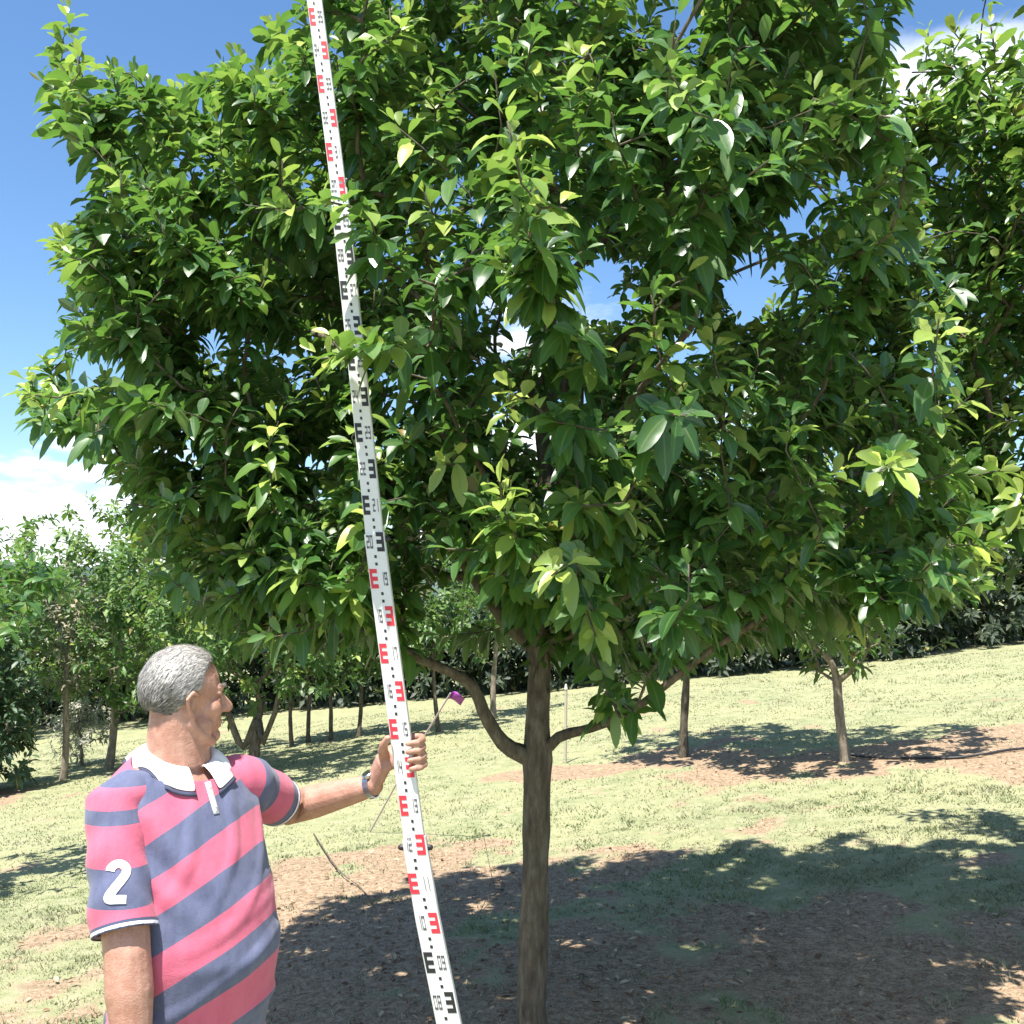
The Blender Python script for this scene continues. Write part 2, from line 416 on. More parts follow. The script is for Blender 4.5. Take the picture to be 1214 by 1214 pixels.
def tube_np(pts, rad, n, jitter=0.0, r=rng):
    pts = np.asarray(pts, float); m = len(pts); T = np.gradient(pts, axis=0) if m > 2 else np.repeat((pts[1] - pts[0])[None], m, 0); T = unit(T)
    ref = np.array([1.0, 0, 0]) if abs(T[0][0]) < 0.8 else np.array([0, 1.0, 0])
    V = []; a = np.arange(n) * 2 * np.pi / n
    for i in range(m):
        U = ref - T[i] * ref.dot(T[i]); U /= np.linalg.norm(U) + 1e-9; W = np.cross(T[i], U); ref = U
        rr = rad[i] * (1 + (r.normal(0, jitter, n) if jitter else 0))
        V.append(pts[i] + np.outer(np.cos(a) * rr, U) + np.outer(np.sin(a) * rr, W))
    V = np.concatenate(V); i = np.arange(n); j = (i + 1) % n
    Fc = np.concatenate([np.stack([k * n + i, k * n + j, (k + 1) * n + j, (k + 1) * n + i], 1) for k in range(m - 1)])
    # rounded-off end so the tube is closed
    end = len(V); V = np.vstack([V, pts[-1] + T[-1] * rad[-1]]); cap = np.stack([(m - 1) * n + i, (m - 1) * n + j, np.full(n, end), np.full(n, end)], 1)
    return V, Fc, cap[:, :3]
def tube_mesh(name, parts):
    v = []; f = []; o = 0
    for V, Fc, cap in parts:
        v.append(V); f += [tuple(q) for q in (Fc + o).tolist()] + [tuple(q) for q in (cap + o).tolist()]; o += len(V)
    me = bpy.data.meshes.new(name); me.from_pydata(np.concatenate(v).tolist(), [], f); me.update()
    me.polygons.foreach_set('use_smooth', np.ones(len(me.polygons), bool)); return me

def shoots(sk, tipnodes, centre, per, Lm, r, droop=(0.15, 0.8), stem=0.28, young=1.0, wid=0.42, flush_from=10 ** 9):
    """whorled leaves at each shoot tip and down its last stretch of stem"""
    Pb, D, N, L, W, dr, ti = [], [], [], [], [], [], []
    kid = set(sk.par)
    for k, node in tipnodes:
        p = sk.p[node]; q = node; back = [p]; acc = 0.0
        while sk.par[q] >= 0 and acc < stem:
            acc += np.linalg.norm(sk.p[q] - sk.p[sk.par[q]]); q = sk.par[q]; back.append(sk.p[q])
        ax = unit(p - back[min(2, len(back) - 1)] + np.array([0, 0, 0.12])); ax = unit(ax + 0.35 * unit(p - centre) + np.array([0, 0, 0.30]))
        e1 = unit(np.cross(ax, r.normal(size=3))); e2 = np.cross(ax, e1)
        m = max(5, int(per * r.uniform(0.75, 1.3))); ph = r.uniform(0, 6.28); fl_ = r.random() < (0.75 if k >= flush_from else 0.40 + 0.12 * (p[2] - centre[2])); yy = young * (r.uniform(0.75, 1.15) if fl_ else r.uniform(0.0, 0.4))
        bl = np.array(back); sl_ = np.concatenate([[0], np.cumsum(np.linalg.norm(np.diff(bl, axis=0), axis=1))])
        i = np.arange(m); f = i / (m - 1); an = ph + i * 2.399
        st_ = np.minimum(sl_[-1], (f ** 1.4) * stem)
        pos = np.stack([np.interp(st_, sl_, bl[:, c]) for c in range(3)], 1) + ax * (0.012 * np.maximum(0, 3 - i))[:, None]
        op = np.radians(np.interp(f, [0, 0.25, 1], [22, 62, 92]) + r.normal(0, 12, m))
        out_ = e1 * np.cos(an)[:, None] + e2 * np.sin(an)[:, None]
        Pb.append(pos + out_ * 0.008); D.append(unit(ax * np.cos(op)[:, None] + out_ * np.sin(op)[:, None]))
        N.append(unit(ax + np.array([0, 0, 0.4]) + r.normal(0, 0.36, (m, 3))))
        ln = Lm * np.interp(f, [0, 0.2, 0.5, 1], [0.5, 0.88, 1.08, 0.95]) * r.uniform(0.8, 1.2, m)
        L.append(ln); W.append(ln * wid * np.interp(f, [0, .25, 1], [0.72, 1, 1.08]) * r.uniform(0.88, 1.15, m))
        dr.append(r.uniform(*droop, m) * np.interp(f, [0, 0.4, 1], [0.4, 0.9, 1.2]))
        ti.append(np.clip(yy * np.interp(f, [0, 0.25, 0.6, 1], [1.0, 0.92, 0.62, 0.15]) + r.normal(0.05, 0.07, m), 0, 1))
    A = lambda z: np.concatenate(z)
    Pb = A(Pb); return Pb, A(D), A(N), A(L), A(W), A(dr), A(ti), r.random(len(Pb))
def pick_visible(LA, count):
    V, Fc, at = leaf_arrays(*LA); n = len(LA[0]); k = 15
    x, y, dep = project(V); gx_ = np.clip((x / 5).astype(int), 0, 243); gy_ = np.clip((y / 5).astype(int), 0, 243)
    inside = (x > 0) & (x < 1214) & (y > 0) & (y < 1214)
    buf = np.full((244, 244), 1e9); np.minimum.at(buf, (gy_[inside], gx_[inside]), dep[inside])
    vis = inside & (dep <= buf[gy_, gx_] + 0.025); score = vis.reshape(n, k).sum(1) * LA[3] * LA[4] / dep.reshape(n, k).mean(1) ** 2
    return np.argsort(-score)[:count]
def finish_tree(root, sk, r, LA, lmat, bmat, n_leaf_parts, rbranch, trunk_n=16, trunk_len=None, twig_sides=4, simple_crown=False, rows=4):
    chs = chains(sk, r); parts = []; trunk = None; nb = 0
    for ci, ch in enumerate(chs):
        pts = np.array([sk.p[i] for i in ch]); rad = np.array([r[i] for i in ch]); 
        if ci and len(ch) > 2: rad[0] = min(rad[0], rad[1] * 1.5); rad[1] *= 1.12
        if len(ch) < 2: continue
        if ci == 0:
            fine = np.array(smoothpath([Vector(q) for q in pts], 3)); rf = np.interp(np.linspace(0, 1, len(fine)), np.linspace(0, 1, len(rad)), rad)
            trunk = link('trunk', tube_mesh('trunk', [tube_np(fine, rf * (1 + 0.05 * np.sin(np.arange(len(rf)) * 1.7) + rng.normal(0, .02, len(rf))), trunk_n, 0.03)]), bmat, root)
        elif rad[1] > rbranch and not simple_crown:
            fine = np.array(smoothpath([Vector(q) for q in pts], 2)); rf = np.interp(np.linspace(0, 1, len(fine)), np.linspace(0, 1, len(rad)), rad)
            link('branch', tube_mesh('branch', [tube_np(fine, rf, 8, 0.02)]), bmat, root); nb += 1
        else: parts.append(tube_np(pts, rad, twig_sides))
    if parts:
        o = link('twigs', tube_mesh('twigs', parts), bmat, root); o['kind'] = 'stuff'
    n = len(LA[0]); rest = np.ones(n, bool)
    if n_leaf_parts:
        pk = pick_visible(LA, n_leaf_parts)
        for i in pk:
            rest[i] = False
            one = [a[i:i + 1] for a in LA]; org = LA[0][i].copy()
            V, Fc, at = leaf_arrays(*one, rows=9); 
            o = link('leaf', mesh_np('leaf', V - org, Fc, at), lmat); o.parent = root; o.location = Vector(org) - root.location
    V, Fc, at = leaf_arrays(*[a[rest] for a in LA], rows=rows + 1 if n_leaf_parts else rows)
    o = link('foliage' if n_leaf_parts else 'crown', mesh_np('foliage', V, Fc, at), lmat, root)
    o['kind'] = 'stuff'
    return nb

# ---- the measured tree
def inside_poly(x, y, poly):
    c = np.zeros(len(x), bool); j = len(poly) - 1
    for i in range(len(poly)):
        xi, yi = poly[i]; xj, yj = poly[j]
        hit = ((yi > y) != (yj > y)) & (x < (xj - xi) * (y - yi) / (yj - yi + 1e-9) + xi); c ^= hit; j = i
    return c
SIL = [(560, 778), (440, 762), (330, 780), (270, 745), (205, 700), (165, 640), (150, 585), (115, 545), (80, 540), (40, 505), (30, 450), (75, 415), (85, 360),
       (65, 330), (72, 290), (110, 255), (130, 215), (75, 165), (55, 110), (70, 60), (60, -40), (95, -40), (110, 70), (185, 95), (250, 100), (280, 60),
       (300, 30), (340, 25), (360, -60), (380, -900), (1000, -900), (1065, -40), (1055, 110), (1085, 230), (1150, 330), (1190, 450), (1205, 590), (1165, 700), (1085, 740),
       (960, 765), (860, 770), (800, 800), (720, 790), (650, 760)]
GAPS = [(895, 330, 52), (700, 345, 44), (1150, 435, 52), (640, 505, 34), (250, 395, 32), (480, 470, 34), (945, 255, 36), (690, 470, 26), (230, 520, 32), (545, 705, 48), (590, 745, 34), (500, 735, 30), (600, 400, 26), (360, 540, 28), (1010, 210, 26), (150, 440, 24)]
def trunkbase(): return np.array([MAIN[0], MAIN[1], float(gz(*MAIN)) - 0.08])
tb = trunkbase()
root = empty('fruit_tree', (tb[0], tb[1], float(gz(*MAIN))))
tag(root, 'large leafy tree with grey brown trunk and low side limbs behind the measuring staff', 'tree')
sk = Skeleton()
d0 = MAIN[1]
tp = [tb, P(630, 1190, d0), P(634, 1050, d0), P(636, 960, d0), P(637, 900, d0), P(638, 840, d0), P(640, 770, d0 + .02), P(638, 680, d0 + .04), P(648, 590, d0 + .05), P(642, 480, d0 + .08), P(655, 360, d0 + .1), P(668, 230, d0 + .12), P(664, 100, d0 + .15), P(672, -40, d0 + .2)]
tid = sk.polyline([np.array(q) for q in tp])
def limb(frm, pts): return sk.polyline([np.array(q) for q in pts], frm)
LL_ = limb(tid[4], [P(606, 888, d0 - .02), P(588, 870, d0 - .04), P(573, 843, d0 - .06), P(561, 815, d0 - .08), P(535, 797, d0 - .12), P(500, 782, d0 - .2), P(450, 752, d0 - .3), P(390, 700, d0 - .4)])
LR = limb(tid[4], [P(662, 874, d0 - .05), P(690, 866, d0 - .12), P(716, 858, d0 - .2), P(745, 846, d0 - .3), P(790, 812, d0 - .42), P(850, 765, d0 - .55), P(930, 715, d0 - .7)])
limb(tid[6], [P(600, 735, d0 + .1), P(560, 680, d0 + .2), P(500, 600, d0 + .25), P(420, 520, d0 + .3)])
limb(tid[6], [P(690, 742, d0 - .1), P(750, 700, d0 - .2), P(830, 640, d0 - .2), P(920, 580, d0 - .2)])
limb(tid[7], [P(620, 640, d0 - .25), P(590, 590, d0 - .6), P(550, 520, d0 - .95)])
limb(tid[7], [P(690, 630, d0 + .35), P(760, 570, d0 + .7), P(860, 500, d0 + 1.0)])
limb(tid[8], [P(600, 540, d0 + .4), P(540, 470, d0 + .8), P(480, 400, d0 + 1.2)])
limb(tid[8], [P(700, 530, d0 - .4), P(760, 460, d0 - .8), P(810, 400, d0 - 1.1)])
limb(tid[9], [P(580, 420, d0 - .2), P(480, 340, d0 - .3), P(350, 270, d0 - .4), P(240, 230, d0 - .45)])
limb(tid[9], [P(730, 410, d0 + .1), P(830, 340, d0 + .1), P(950, 290, d0 + .1)])
limb(tid[10], [P(620, 300, d0 - .5), P(590, 220, d0 - .9)])
limb(tid[10], [P(720, 280, d0 + .2), P(830, 170, d0 + .3), P(930, 60, d0 + .3)])
limb(tid[11], [P(590, 160, d0 - .1), P(470, 60, d0 - .3), P(400, -20, d0 - .4)])
first = tid[3]
cen = np.array([0.12, d0, 3.35])
def in_crown(q):
    x, y, dep = project(q); ok = inside_poly(x, y, SIL) & (q[:, 2] > 1.5)
    ok &= ~((q[:, 1] < 3.1) & (q[:, 0] < -0.75))
    for a, b, c in GAPS: ok &= np.hypot(x - a, y - b) > c
    # the air above the man and around the lower staff is open
    ok &= ~(np.hypot(q[:, 0] + 0.85, q[:, 1] - 2.5) < 0.8)
    ok &= ~((np.hypot(q[:, 0] + 0.30, q[:, 1] - 2.75) < 0.28) & (q[:, 2] < 4.5))
    return ok
clumps = []
while len(clumps) < 385:
    u = unit(rng.normal(size=(500, 3))); u = u / (np.sum(np.abs(u) ** 3, 1) ** (1 / 3))[:, None]
    rr = np.where(rng.random(500) < 0.66, rng.uniform(0.8, 1.0, 500), rng.uniform(0.3, 0.8, 500))
    q = cen + u * rr[:, None] * np.array([2.2, 1.85, 2.35])
    for z in q[in_crown(q)]:
        if len(clumps) < 385 and (not clumps or np.min(np.sum((np.array(clumps) - z) ** 2, 1)) > 0.24 ** 2): clumps.append(z)
for (x0, x1, y0, y1, n_) in ((170, 450, 470, 740, 42), (70, 330, 90, 480, 34), (470, 620, 540, 660, 8), (420, 800, -20, 260, 14), (640, 1180, 560, 740, 14), (840, 1060, 0, 300, 26)):
    k = 0
    while k < n_:
        z = np.array(P(rng.uniform(x0, x1), rng.uniform(y0, y1), rng.uniform(3.5, 5.2)))[None]
        if in_crown(z)[0] or k > 400: clumps.append(z[0]); k += 1
tips = []
for c_ in clumps:
    m_ = int(rng.integers(5, 10)); q = c_ + rng.normal(0, 1, (m_ * 3, 3)) * np.array([0.14, 0.14, 0.10]); q = q[in_crown(q)][:m_]
    tips += list(q)
# shoots that stand out in front of the rest
front = [(640, 155, 2.95), (720, 190, 3.0), (600, 190, 3.1), (830, 385, 2.85), (800, 470, 2.75), (860, 480, 2.8), (720, 510, 2.7), (605, 465, 2.75), (660, 500, 2.8), (335, 190, 3.35),
         (330, 250, 3.3), (385, 245, 2.62), (425, 250, 2.64), (440, 262, 2.66), (395, 405, 2.62), (440, 410, 2.65), (380, 425, 2.66), (380, 60, 3.3), (430, 70, 3.25), (940, 520, 2.85), (1000, 560, 2.9), (1060, 545, 3.0),
         (960, 655, 2.9), (935, 665, 2.95), (740, 835, 3.4), (735, 850, 3.45), (850, 640, 2.9), (560, 300, 2.95), (520, 340, 2.95), (660, 280, 3.0), (1020, 310, 3.1), (1080, 300, 3.2), (1150, 470, 3.2),
         (790, 80, 3.1), (560, 90, 3.2), (500, 110, 3.2), (700, 60, 3.3), (75, 45, 4.2), (80, 15, 4.2), (70, 110, 4.2), (30, 455, 4.0), (55, 490, 4.0), (70, 280, 4.05), (90, 330, 4.0), (470, 150, 3.0), (880, 90, 3.3),
         (800, 760, 3.3), (615, 640, 3.0), (590, 570, 2.9), (690, 600, 2.9), (760, 560, 2.85), (330, 500, 3.3), (320, 560, 3.4), (230, 640, 3.8), (330, 700, 3.7), (300, 760, 3.8), (420, 690, 3.5), (660, 720, 3.5), (700, 770, 3.6)]
tips += [np.array(P(*q)) for q in front]
tips = np.array(tips)
tn = grow(sk, tips, first, 0.28)
r = radii(sk, 0.0026, 2.3)
for i, k in enumerate(tid):
    r[k] = [0.085, 0.062, 0.057, 0.057, 0.062, 0.05, 0.045, 0.04, 0.035, 0.03, 0.024, 0.018, 0.012, 0.006][i]
for k in range(len(tid), len(r)): r[k] = min(r[k], 0.9 * r[sk.par[k]] if sk.par[k] in tid else r[k])
r[:] = np.minimum(r, 0.09)
for k in range(len(tid), len(r)): r[k] = min(r[k], 0.034)
for i, k in enumerate(LL_): r[k] = 0.031 - 0.0024 * i
for i, k in enumerate(LR): r[k] = 0.0205 - 0.0014 * i
LA = shoots(sk, tn, cen, 17, 0.102, rng, wid=0.44, droop=(0.25, 0.95), flush_from=len(tips) - len(front))
finish_tree(root, sk, r, LA, M['leaf'], M['bark'], 300, 0.0085, 20, rows=5)
MAIN_TIPS = tips

def tree(name, label, base, h, rad, clear, ntips, per, Lm, lmat, bmat, trunk_r, seed, fork=None, parts=0, group=None, cat='tree', young=0.8, shape=1.0, flat=1.0, wid=0.42, simple_crown=True, keep=None, lean=0.05, rows=4, extra=None, clump=False):
    r_ = np.random.default_rng(seed); b = np.array([base[0], base[1], float(gz(base[0], base[1])) - 0.05])
    rt = empty(name, (b[0], b[1], b[2] + 0.05)); tag(rt, label, cat, group)
    s = Skeleton(); ln = r_.normal(0, lean, 2)
    top = h * 0.8; zs = np.linspace(0, top, 9) if not fork else np.linspace(0, clear * 0.92, 5)
    pts = [b + np.array([ln[0] * z + 0.02 * math.sin(z * 3 + seed), ln[1] * z + 0.02 * math.cos(z * 2.3 + seed), z]) for z in zs]
    ids = s.polyline(pts); f0 = max(1, int(np.searchsorted(zs, clear * 0.9)))
    f0 = min(f0, 7); fkn = []
    if fork:
        f0 = 4
        for fk in fork: fkn.append(s.polyline([np.array(q) for q in fk], ids[4]))
    c = b + np.array([ln[0] * h * .6, ln[1] * h * .6, (h + clear) / 2]); half = np.array([rad, rad * flat, (h - clear) / 2])
    tp_ = []
    while len(tp_) < ntips:
        u = unit(r_.normal(size=(600, 3))); rr = np.where(r_.random(600) < 0.6, r_.uniform(0.75, 1.0, 600), r_.uniform(0.15, 0.8, 600))
        lump = vnoise(u[:, 0] * 3 + u[:, 2] * 1.3 + seed, u[:, 1] * 3 - u[:, 2] * 2.1, 0.8, 31); q = c + u * rr[:, None] * half
        tz = np.clip((q[:, 2] - b[2] - clear) / (h - clear), 0, 1)
        ok = (rr < 0.66 + 0.5 * lump) & (np.hypot(q[:, 0] - c[0], (q[:, 1] - c[1]) / flat) < rad * (1.05 - (1 - shape) * tz)) & (q[:, 2] > gz(q[:, 0], q[:, 1]) + 0.1)
        if keep is not None: ok &= keep(q)
        tp_ += list(q[ok])
    tp_ = tp_[:ntips]
    if clump: tp_ = [c_ + r_.normal(0, .12, 3) for c_ in tp_[:ntips // 7] for _ in range(7)]
    if extra is not None: tp_ += list(extra)
    tp_ = np.array(tp_); tn_ = grow(s, tp_, ids[f0], 0.3, r=r_)
    ra = radii(s, 0.0035, 2.3); ra = np.minimum(ra, trunk_r * 0.55)
    for i, k in enumerate(ids): ra[k] = trunk_r * (np.interp(i, [0, 1, 5, 8], [1.25, 1, 0.6, 0.15]) if not fork else np.interp(i, [0, 1, 4], [1.25, 1.02, 0.92]))
    for fk in fkn:
        for i, k in enumerate(fk): ra[k] = trunk_r * (0.66 - 0.09 * i)
    la = shoots(s, tn_, c, per, Lm, r_, young=young, wid=wid)
    finish_tree(rt, s, ra, la, lmat, bmat, parts, 0.011, 12, simple_crown=simple_crown, rows=rows)
    return rt

EXTRA = []
for _ in range(52):
    c_ = np.array(P(rng.uniform(1085, 1260), rng.uniform(60, 640), rng.uniform(4.2, 5.6)))
    EXTRA += [c_ + rng.normal(0, .12, 3) for _ in range(6)]
# neighbour in the same row, its trunk off to the right of the measured tree
tree('fruit_tree', 'tall leafy tree whose crown meets the right side of the measured tree', (3.2, 4.95), 4.95, 2.1, 1.5, 1150, 15, 0.108, M['leaf'], M['bark'], 0.07, 77, clump=True, extra=EXTRA, parts=180, simple_crown=False, young=1.1)
# low young tree at the far left with one spray of big leaves
tree('fruit_tree', 'young leafy tree with bright spreading top in front of the dark bush', (-4.55, 8.2), 2.9, 1.15, 2.0, 90, 13, 0.135, M['leaf'], M['bark'], 0.045, 78, parts=60, simple_crown=False, young=.6)
# the two trees across the grass on the right
def pxs(lst, d): return [P(a, b_, d) for a, b_ in lst]
tree('fruit_tree', 'tree with forked pale trunk standing in dark shade beside the black hose', (R1.x, R1.y), 4.0, 1.65, 0.88, 480, 14, 0.125, M['leaf_row'], M['bark_pale'], 0.048, 41,
     fork=[pxs([(985, 785), (965, 765), (945, 745)], R1.y), pxs([(1015, 790), (1035, 760), (1050, 735)], R1.y - .1)], group='trees across the grass')
tree('fruit_tree', 'slim tree with unforked brown trunk standing on bare soil across the grass', (R2.x, R2.y), 4.2, 1.45, 1.35, 380, 14, 0.125, M['leaf_row'], M['bark'], 0.045, 42, group='trees across the grass')
# left of the staff, forked
g1 = ground_px(300, 918)
tree('fruit_tree', 'low forked tree behind the outstretched arm with yellow green leaves', (g1.x, g1.y), 4.3, 2.0, 0.8, 600, 14, 0.135, M['leaf_row'], M['bark'], 0.075, 43,
     fork=[pxs([(288, 885), (272, 850), (262, 820)], g1.y), pxs([(312, 880), (326, 845), (332, 815)], g1.y - .1)], young=1.1, group='trees across the grass')
g2 = ground_px(128, 912)
tree('fruit_tree', 'pale trunked tree with green crown beside the grey dry shrub', (g2.x, g2.y), 4.6, 2.0, 0.8, 600, 14, 0.14, M['leaf_row'], M['bark_pale'], 0.06, 44, group='trees across the grass')
# small trees in a row further back
for i, (px, py, h, rd) in enumerate([(347, 884, 2.6, 0.85), (367, 880, 2.5, .8), (393, 878, 2.5, 0.85), (424, 874, 2.7, 0.9), (470, 872, 2.8, 1.0), (519, 868, 2.9, 1.0), (585, 850, 3.0, 1.0)]):
    q = ground_px(px, py)
    tree('sapling', 'slim young tree in the row between the staff and the dark hedge', (q.x, q.y), h, rd, 0.95, 110, 12, 0.14, M['leaf_row'], M['bark'] if i < 6 else M['bark_pale'], 0.035 if i < 6 else .05, 60 + i, group='small trees in the far row', cat='tree', young=.7)
# dark dense belt behind
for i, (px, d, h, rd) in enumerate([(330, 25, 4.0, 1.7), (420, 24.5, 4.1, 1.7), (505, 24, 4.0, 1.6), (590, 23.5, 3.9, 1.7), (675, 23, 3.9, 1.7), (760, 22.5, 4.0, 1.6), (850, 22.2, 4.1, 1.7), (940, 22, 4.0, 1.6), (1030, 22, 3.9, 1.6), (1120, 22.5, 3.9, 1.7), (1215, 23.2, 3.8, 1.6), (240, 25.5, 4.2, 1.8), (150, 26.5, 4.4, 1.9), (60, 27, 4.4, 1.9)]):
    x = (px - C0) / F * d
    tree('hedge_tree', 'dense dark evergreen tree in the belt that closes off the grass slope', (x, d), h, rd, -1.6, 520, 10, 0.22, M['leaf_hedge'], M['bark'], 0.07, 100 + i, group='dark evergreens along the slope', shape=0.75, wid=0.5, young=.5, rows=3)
# left margin: dark bush, dry trees
g3 = ground_px(8, 940)
tree('broadleaf_bush', 'dark blue green bush reaching to the ground at the grass edge', (g3.x - 0.55, g3.y), 3.5, 1.05, -1.0, 620, 12, 0.15, M['leaf_blue'], M['bark'], 0.06, 131, cat='bush', shape=0.7, young=.5)
g4 = ground_px(74, 925)
tree('dry_tree', 'thin brownish grey half dead tree between bush and pale trunked tree', (g4.x, g4.y), 3.5, 0.62, 1.1, 130, 11, 0.12, M['leaf_dry'], M['bark_pale'], 0.05, 132, shape=0.8, wid=.3)
g5 = ground_px(96, 908)
tree('dry_shrub', 'pale grey dry shrub standing low beside the pale trunked tree', (g5.x, g5.y), 1.5, 0.65, 0.1, 120, 12, 0.12, M['leaf_pale'], M['bark_pale'], 0.03, 133, cat='shrub', wid=.22)
tree('broadleaf_tree', 'mid green tree standing far behind the dry tree', (-11.6, 24), 5.6, 2.2, 0.3, 300, 10, 0.24, M['leaf_row'], M['bark'], 0.09, 134, young=.4)
tree('broadleaf_tree', 'dark blue green tall tree standing far behind the bush', (-16, 29), 6.2, 2.8, 0.3, 320, 10, 0.28, M['leaf_blue'], M['bark'], 0.09, 135, young=.4)
tree('broadleaf_tree', 'round green tree far behind the low forked tree', (-7.6, 24), 5.4, 2.3, 0.3, 420, 10, 0.24, M['leaf_row'], M['bark'], 0.09, 136, young=.6)

# ------------------------------------------------------------------ grass, litter
def blades():
    n = 250000
    d = np.concatenate([3.6 + (rng.random(n - 90000) ** 1.5) * 17, 3.6 + rng.random(90000) * 5.2]); x = (rng.random(n) - 0.5) * (1.15 * d + 2.0)
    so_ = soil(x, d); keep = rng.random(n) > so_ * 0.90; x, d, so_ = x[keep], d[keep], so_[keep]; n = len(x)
    z = gz(x, d) - 0.006
    hgt = rng.uniform(0.008, 0.024, n) * (0.55 + 1.1 * vnoise(x, d, 0.35, 9) * vnoise(x, d, 0.09, 19) * 2); w = 0.0022 + 0.0006 * d
    a = rng.random(n) * 6.283; ln = rng.normal(0, 0.6, (n, 2)) * hgt[:, None]
    b = np.stack([x, d, z], 1); s = np.stack([np.cos(a), np.sin(a), 0 * a], 1) * w[:, None]
    tipv = b + np.stack([ln[:, 0], ln[:, 1], hgt], 1); V = np.stack([b - s, b + s, tipv], 1).reshape(-1, 3)
    return V, np.arange(3 * n).reshape(-1, 3), {'rnd': np.repeat(rng.random(n), 3), 'dry': np.repeat(np.clip(vnoise(x, d, 1.1, 12) * 0.8 + vnoise(x, d, .3, 13) * .4 - 0.1 + so_ * .4, 0, 1), 3)}
V, Fc, at = blades()
m, t, out = newmat('grass_blade'); g = G(t)
c = g.mix(g.rng(g.attr('dry'), 0.2, 0.75), g.ramp(g.attr('rnd'), [(0, (0.09, 0.135, 0.045)), (0.6, (0.22, 0.265, 0.125)), (1, (0.32, 0.34, 0.21))]), g.ramp(g.attr('rnd'), [(0, (0.14, 0.15, 0.07)), (0.5, (0.285, 0.285, 0.172)), (1, (0.39, 0.37, 0.265))]))
bs = g.bsdf(c, 0.7, None, 0.25); tr = g.n('ShaderNodeBsdfTranslucent'); g.l(c, tr.inputs['Color']); ms = g.n('ShaderNodeMixShader'); ms.inputs[0].default_value = 0.3
g.l(bs, ms.inputs[1]); g.l(tr.outputs[0], ms.inputs[2]); g.l(ms.outputs[0], out.inputs['Surface'])
tag(link('grass', mesh_np('grass', V, Fc, at, False), m), 'short pale green and straw coloured lawn grass on the slope', 'grass', kind='stuff')
n = 2400
lx = np.concatenate([rng.normal(MAIN[0] + .3, 1.5, n * 2 // 3), rng.normal(3, 2.2, n // 3)]); ly = np.concatenate([rng.normal(MAIN[1] + 1.2, 1.4, n * 2 // 3), rng.normal(R1.y - .2, 1.0, n // 3)]); n = len(lx)
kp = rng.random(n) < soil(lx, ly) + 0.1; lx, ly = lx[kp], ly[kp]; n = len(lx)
a = rng.random(n) * 6.283; D = unit(np.stack([np.cos(a), np.sin(a), rng.normal(0, 0.25, n)], 1)); N = unit(np.stack([rng.normal(0, .35, n), rng.normal(0, .35, n), np.ones(n)], 1))
LL = rng.uniform(0.02, 0.06, n)
V, Fc, at = leaf_arrays(np.stack([lx, ly, gz(lx, ly) + 0.012], 1), D, N, LL, LL * .42, rng.uniform(-.2, .2, n), rng.random(n), rng.random(n), 4)
m, t, out = newmat('dead_leaf'); g = G(t)
g.l(g.bsdf(g.ramp(g.attr('tint'), [(0, (0.10, 0.06, 0.035)), (0.5, (0.26, 0.17, 0.10)), (1, (0.48, 0.39, 0.26))]), 0.75, None, 0.25), out.inputs['Surface'])
tag(link('leaf_litter', mesh_np('leaf_litter', V, Fc, at), m), 'brown dead leaves strewn over the bare soil under the trees', 'leaf litter', kind='stuff')
# stones and clods
mb = MB(); rs = np.random.default_rng(4)
for k in range(900):
    x = rs.normal(-0.3, 1.3); y = rs.normal(6.0, 0.9)
    if float(soil(np.array([x]), np.array([y]))[0]) < 0.4: continue
    s = rs.uniform(0.004, 0.02); b_ = Vector((x, y, float(gz(x, y)) + s * .2)); e = [Vector(rs.normal(0, 1, 3)).normalized() for _ in range(2)]; e3 = e[0].cross(e[1])
    v = [b_ + e[0] * s, b_ - e[0] * s, b_ + e[1] * s * .8, b_ - e[1] * s * .8, b_ + Vector((0, 0, s * .7)), b_ - Vector((0, 0, s))]
    mb.add(v, [(0, 2, 4), (2, 1, 4), (1, 3, 4), (3, 0, 4), (2, 0, 5), (1, 2, 5), (3, 1, 5), (0, 3, 5)])
tag(mb.build('soil_clods', simple('clod', (0.2, 0.12, 0.08), 0.95, var=.4)), 'small reddish brown clods lying on the bare soil', 'clods', kind='stuff')

# fallen dry stems lying behind the man's arm
def stem(pts, rad, label):
    pp = []
    for i, (px, py) in enumerate(pts):
        q = ground_px(px, py); q.z += 0.012 + 0.02 * (i % 2); pp.append(q)
    pp = smoothpath(pp, 4); mb = MB(); mb.tube(pp, [rad * (1 - .6 * i / len(pp)) for i in range(len(pp))], 6)
    tag(mb.build('fallen_twig', M['bark'], None, True), label, 'twig', 'twigs lying on the bare soil')
stem([(372, 990), (400, 1035), (428, 1055), (446, 1085)], 0.006, 'long thin dry stem curving over the bare soil toward the tree shade')
stem([(572, 985), (580, 1030), (588, 1062)], 0.004, 'short thin dry stem lying on soil between staff and trunk')
stem([(596, 1058), (578, 1072), (566, 1090)], 0.004, 'small bent twig at the edge of the tree shade beside the trunk')

# black hose on the right
hp = []
for px, py in [(1010, 898), (1050, 901), (1090, 901), (1130, 901), (1165, 897), (1200, 891), (1240, 888), (1290, 884)]:
    q = ground_px(px, py); q.z += 0.02; hp.append(q)
hp = smoothpath(hp, 6); mb = MB(); mb.tube(hp, [0.012] * len(hp), 8)
tag(mb.build('irrigation_hose', simple('black_pipe', (0.02, 0.02, 0.022), 0.5), None, True), 'thin black irrigation hose lying on the ground by the forked trunk', 'hose')

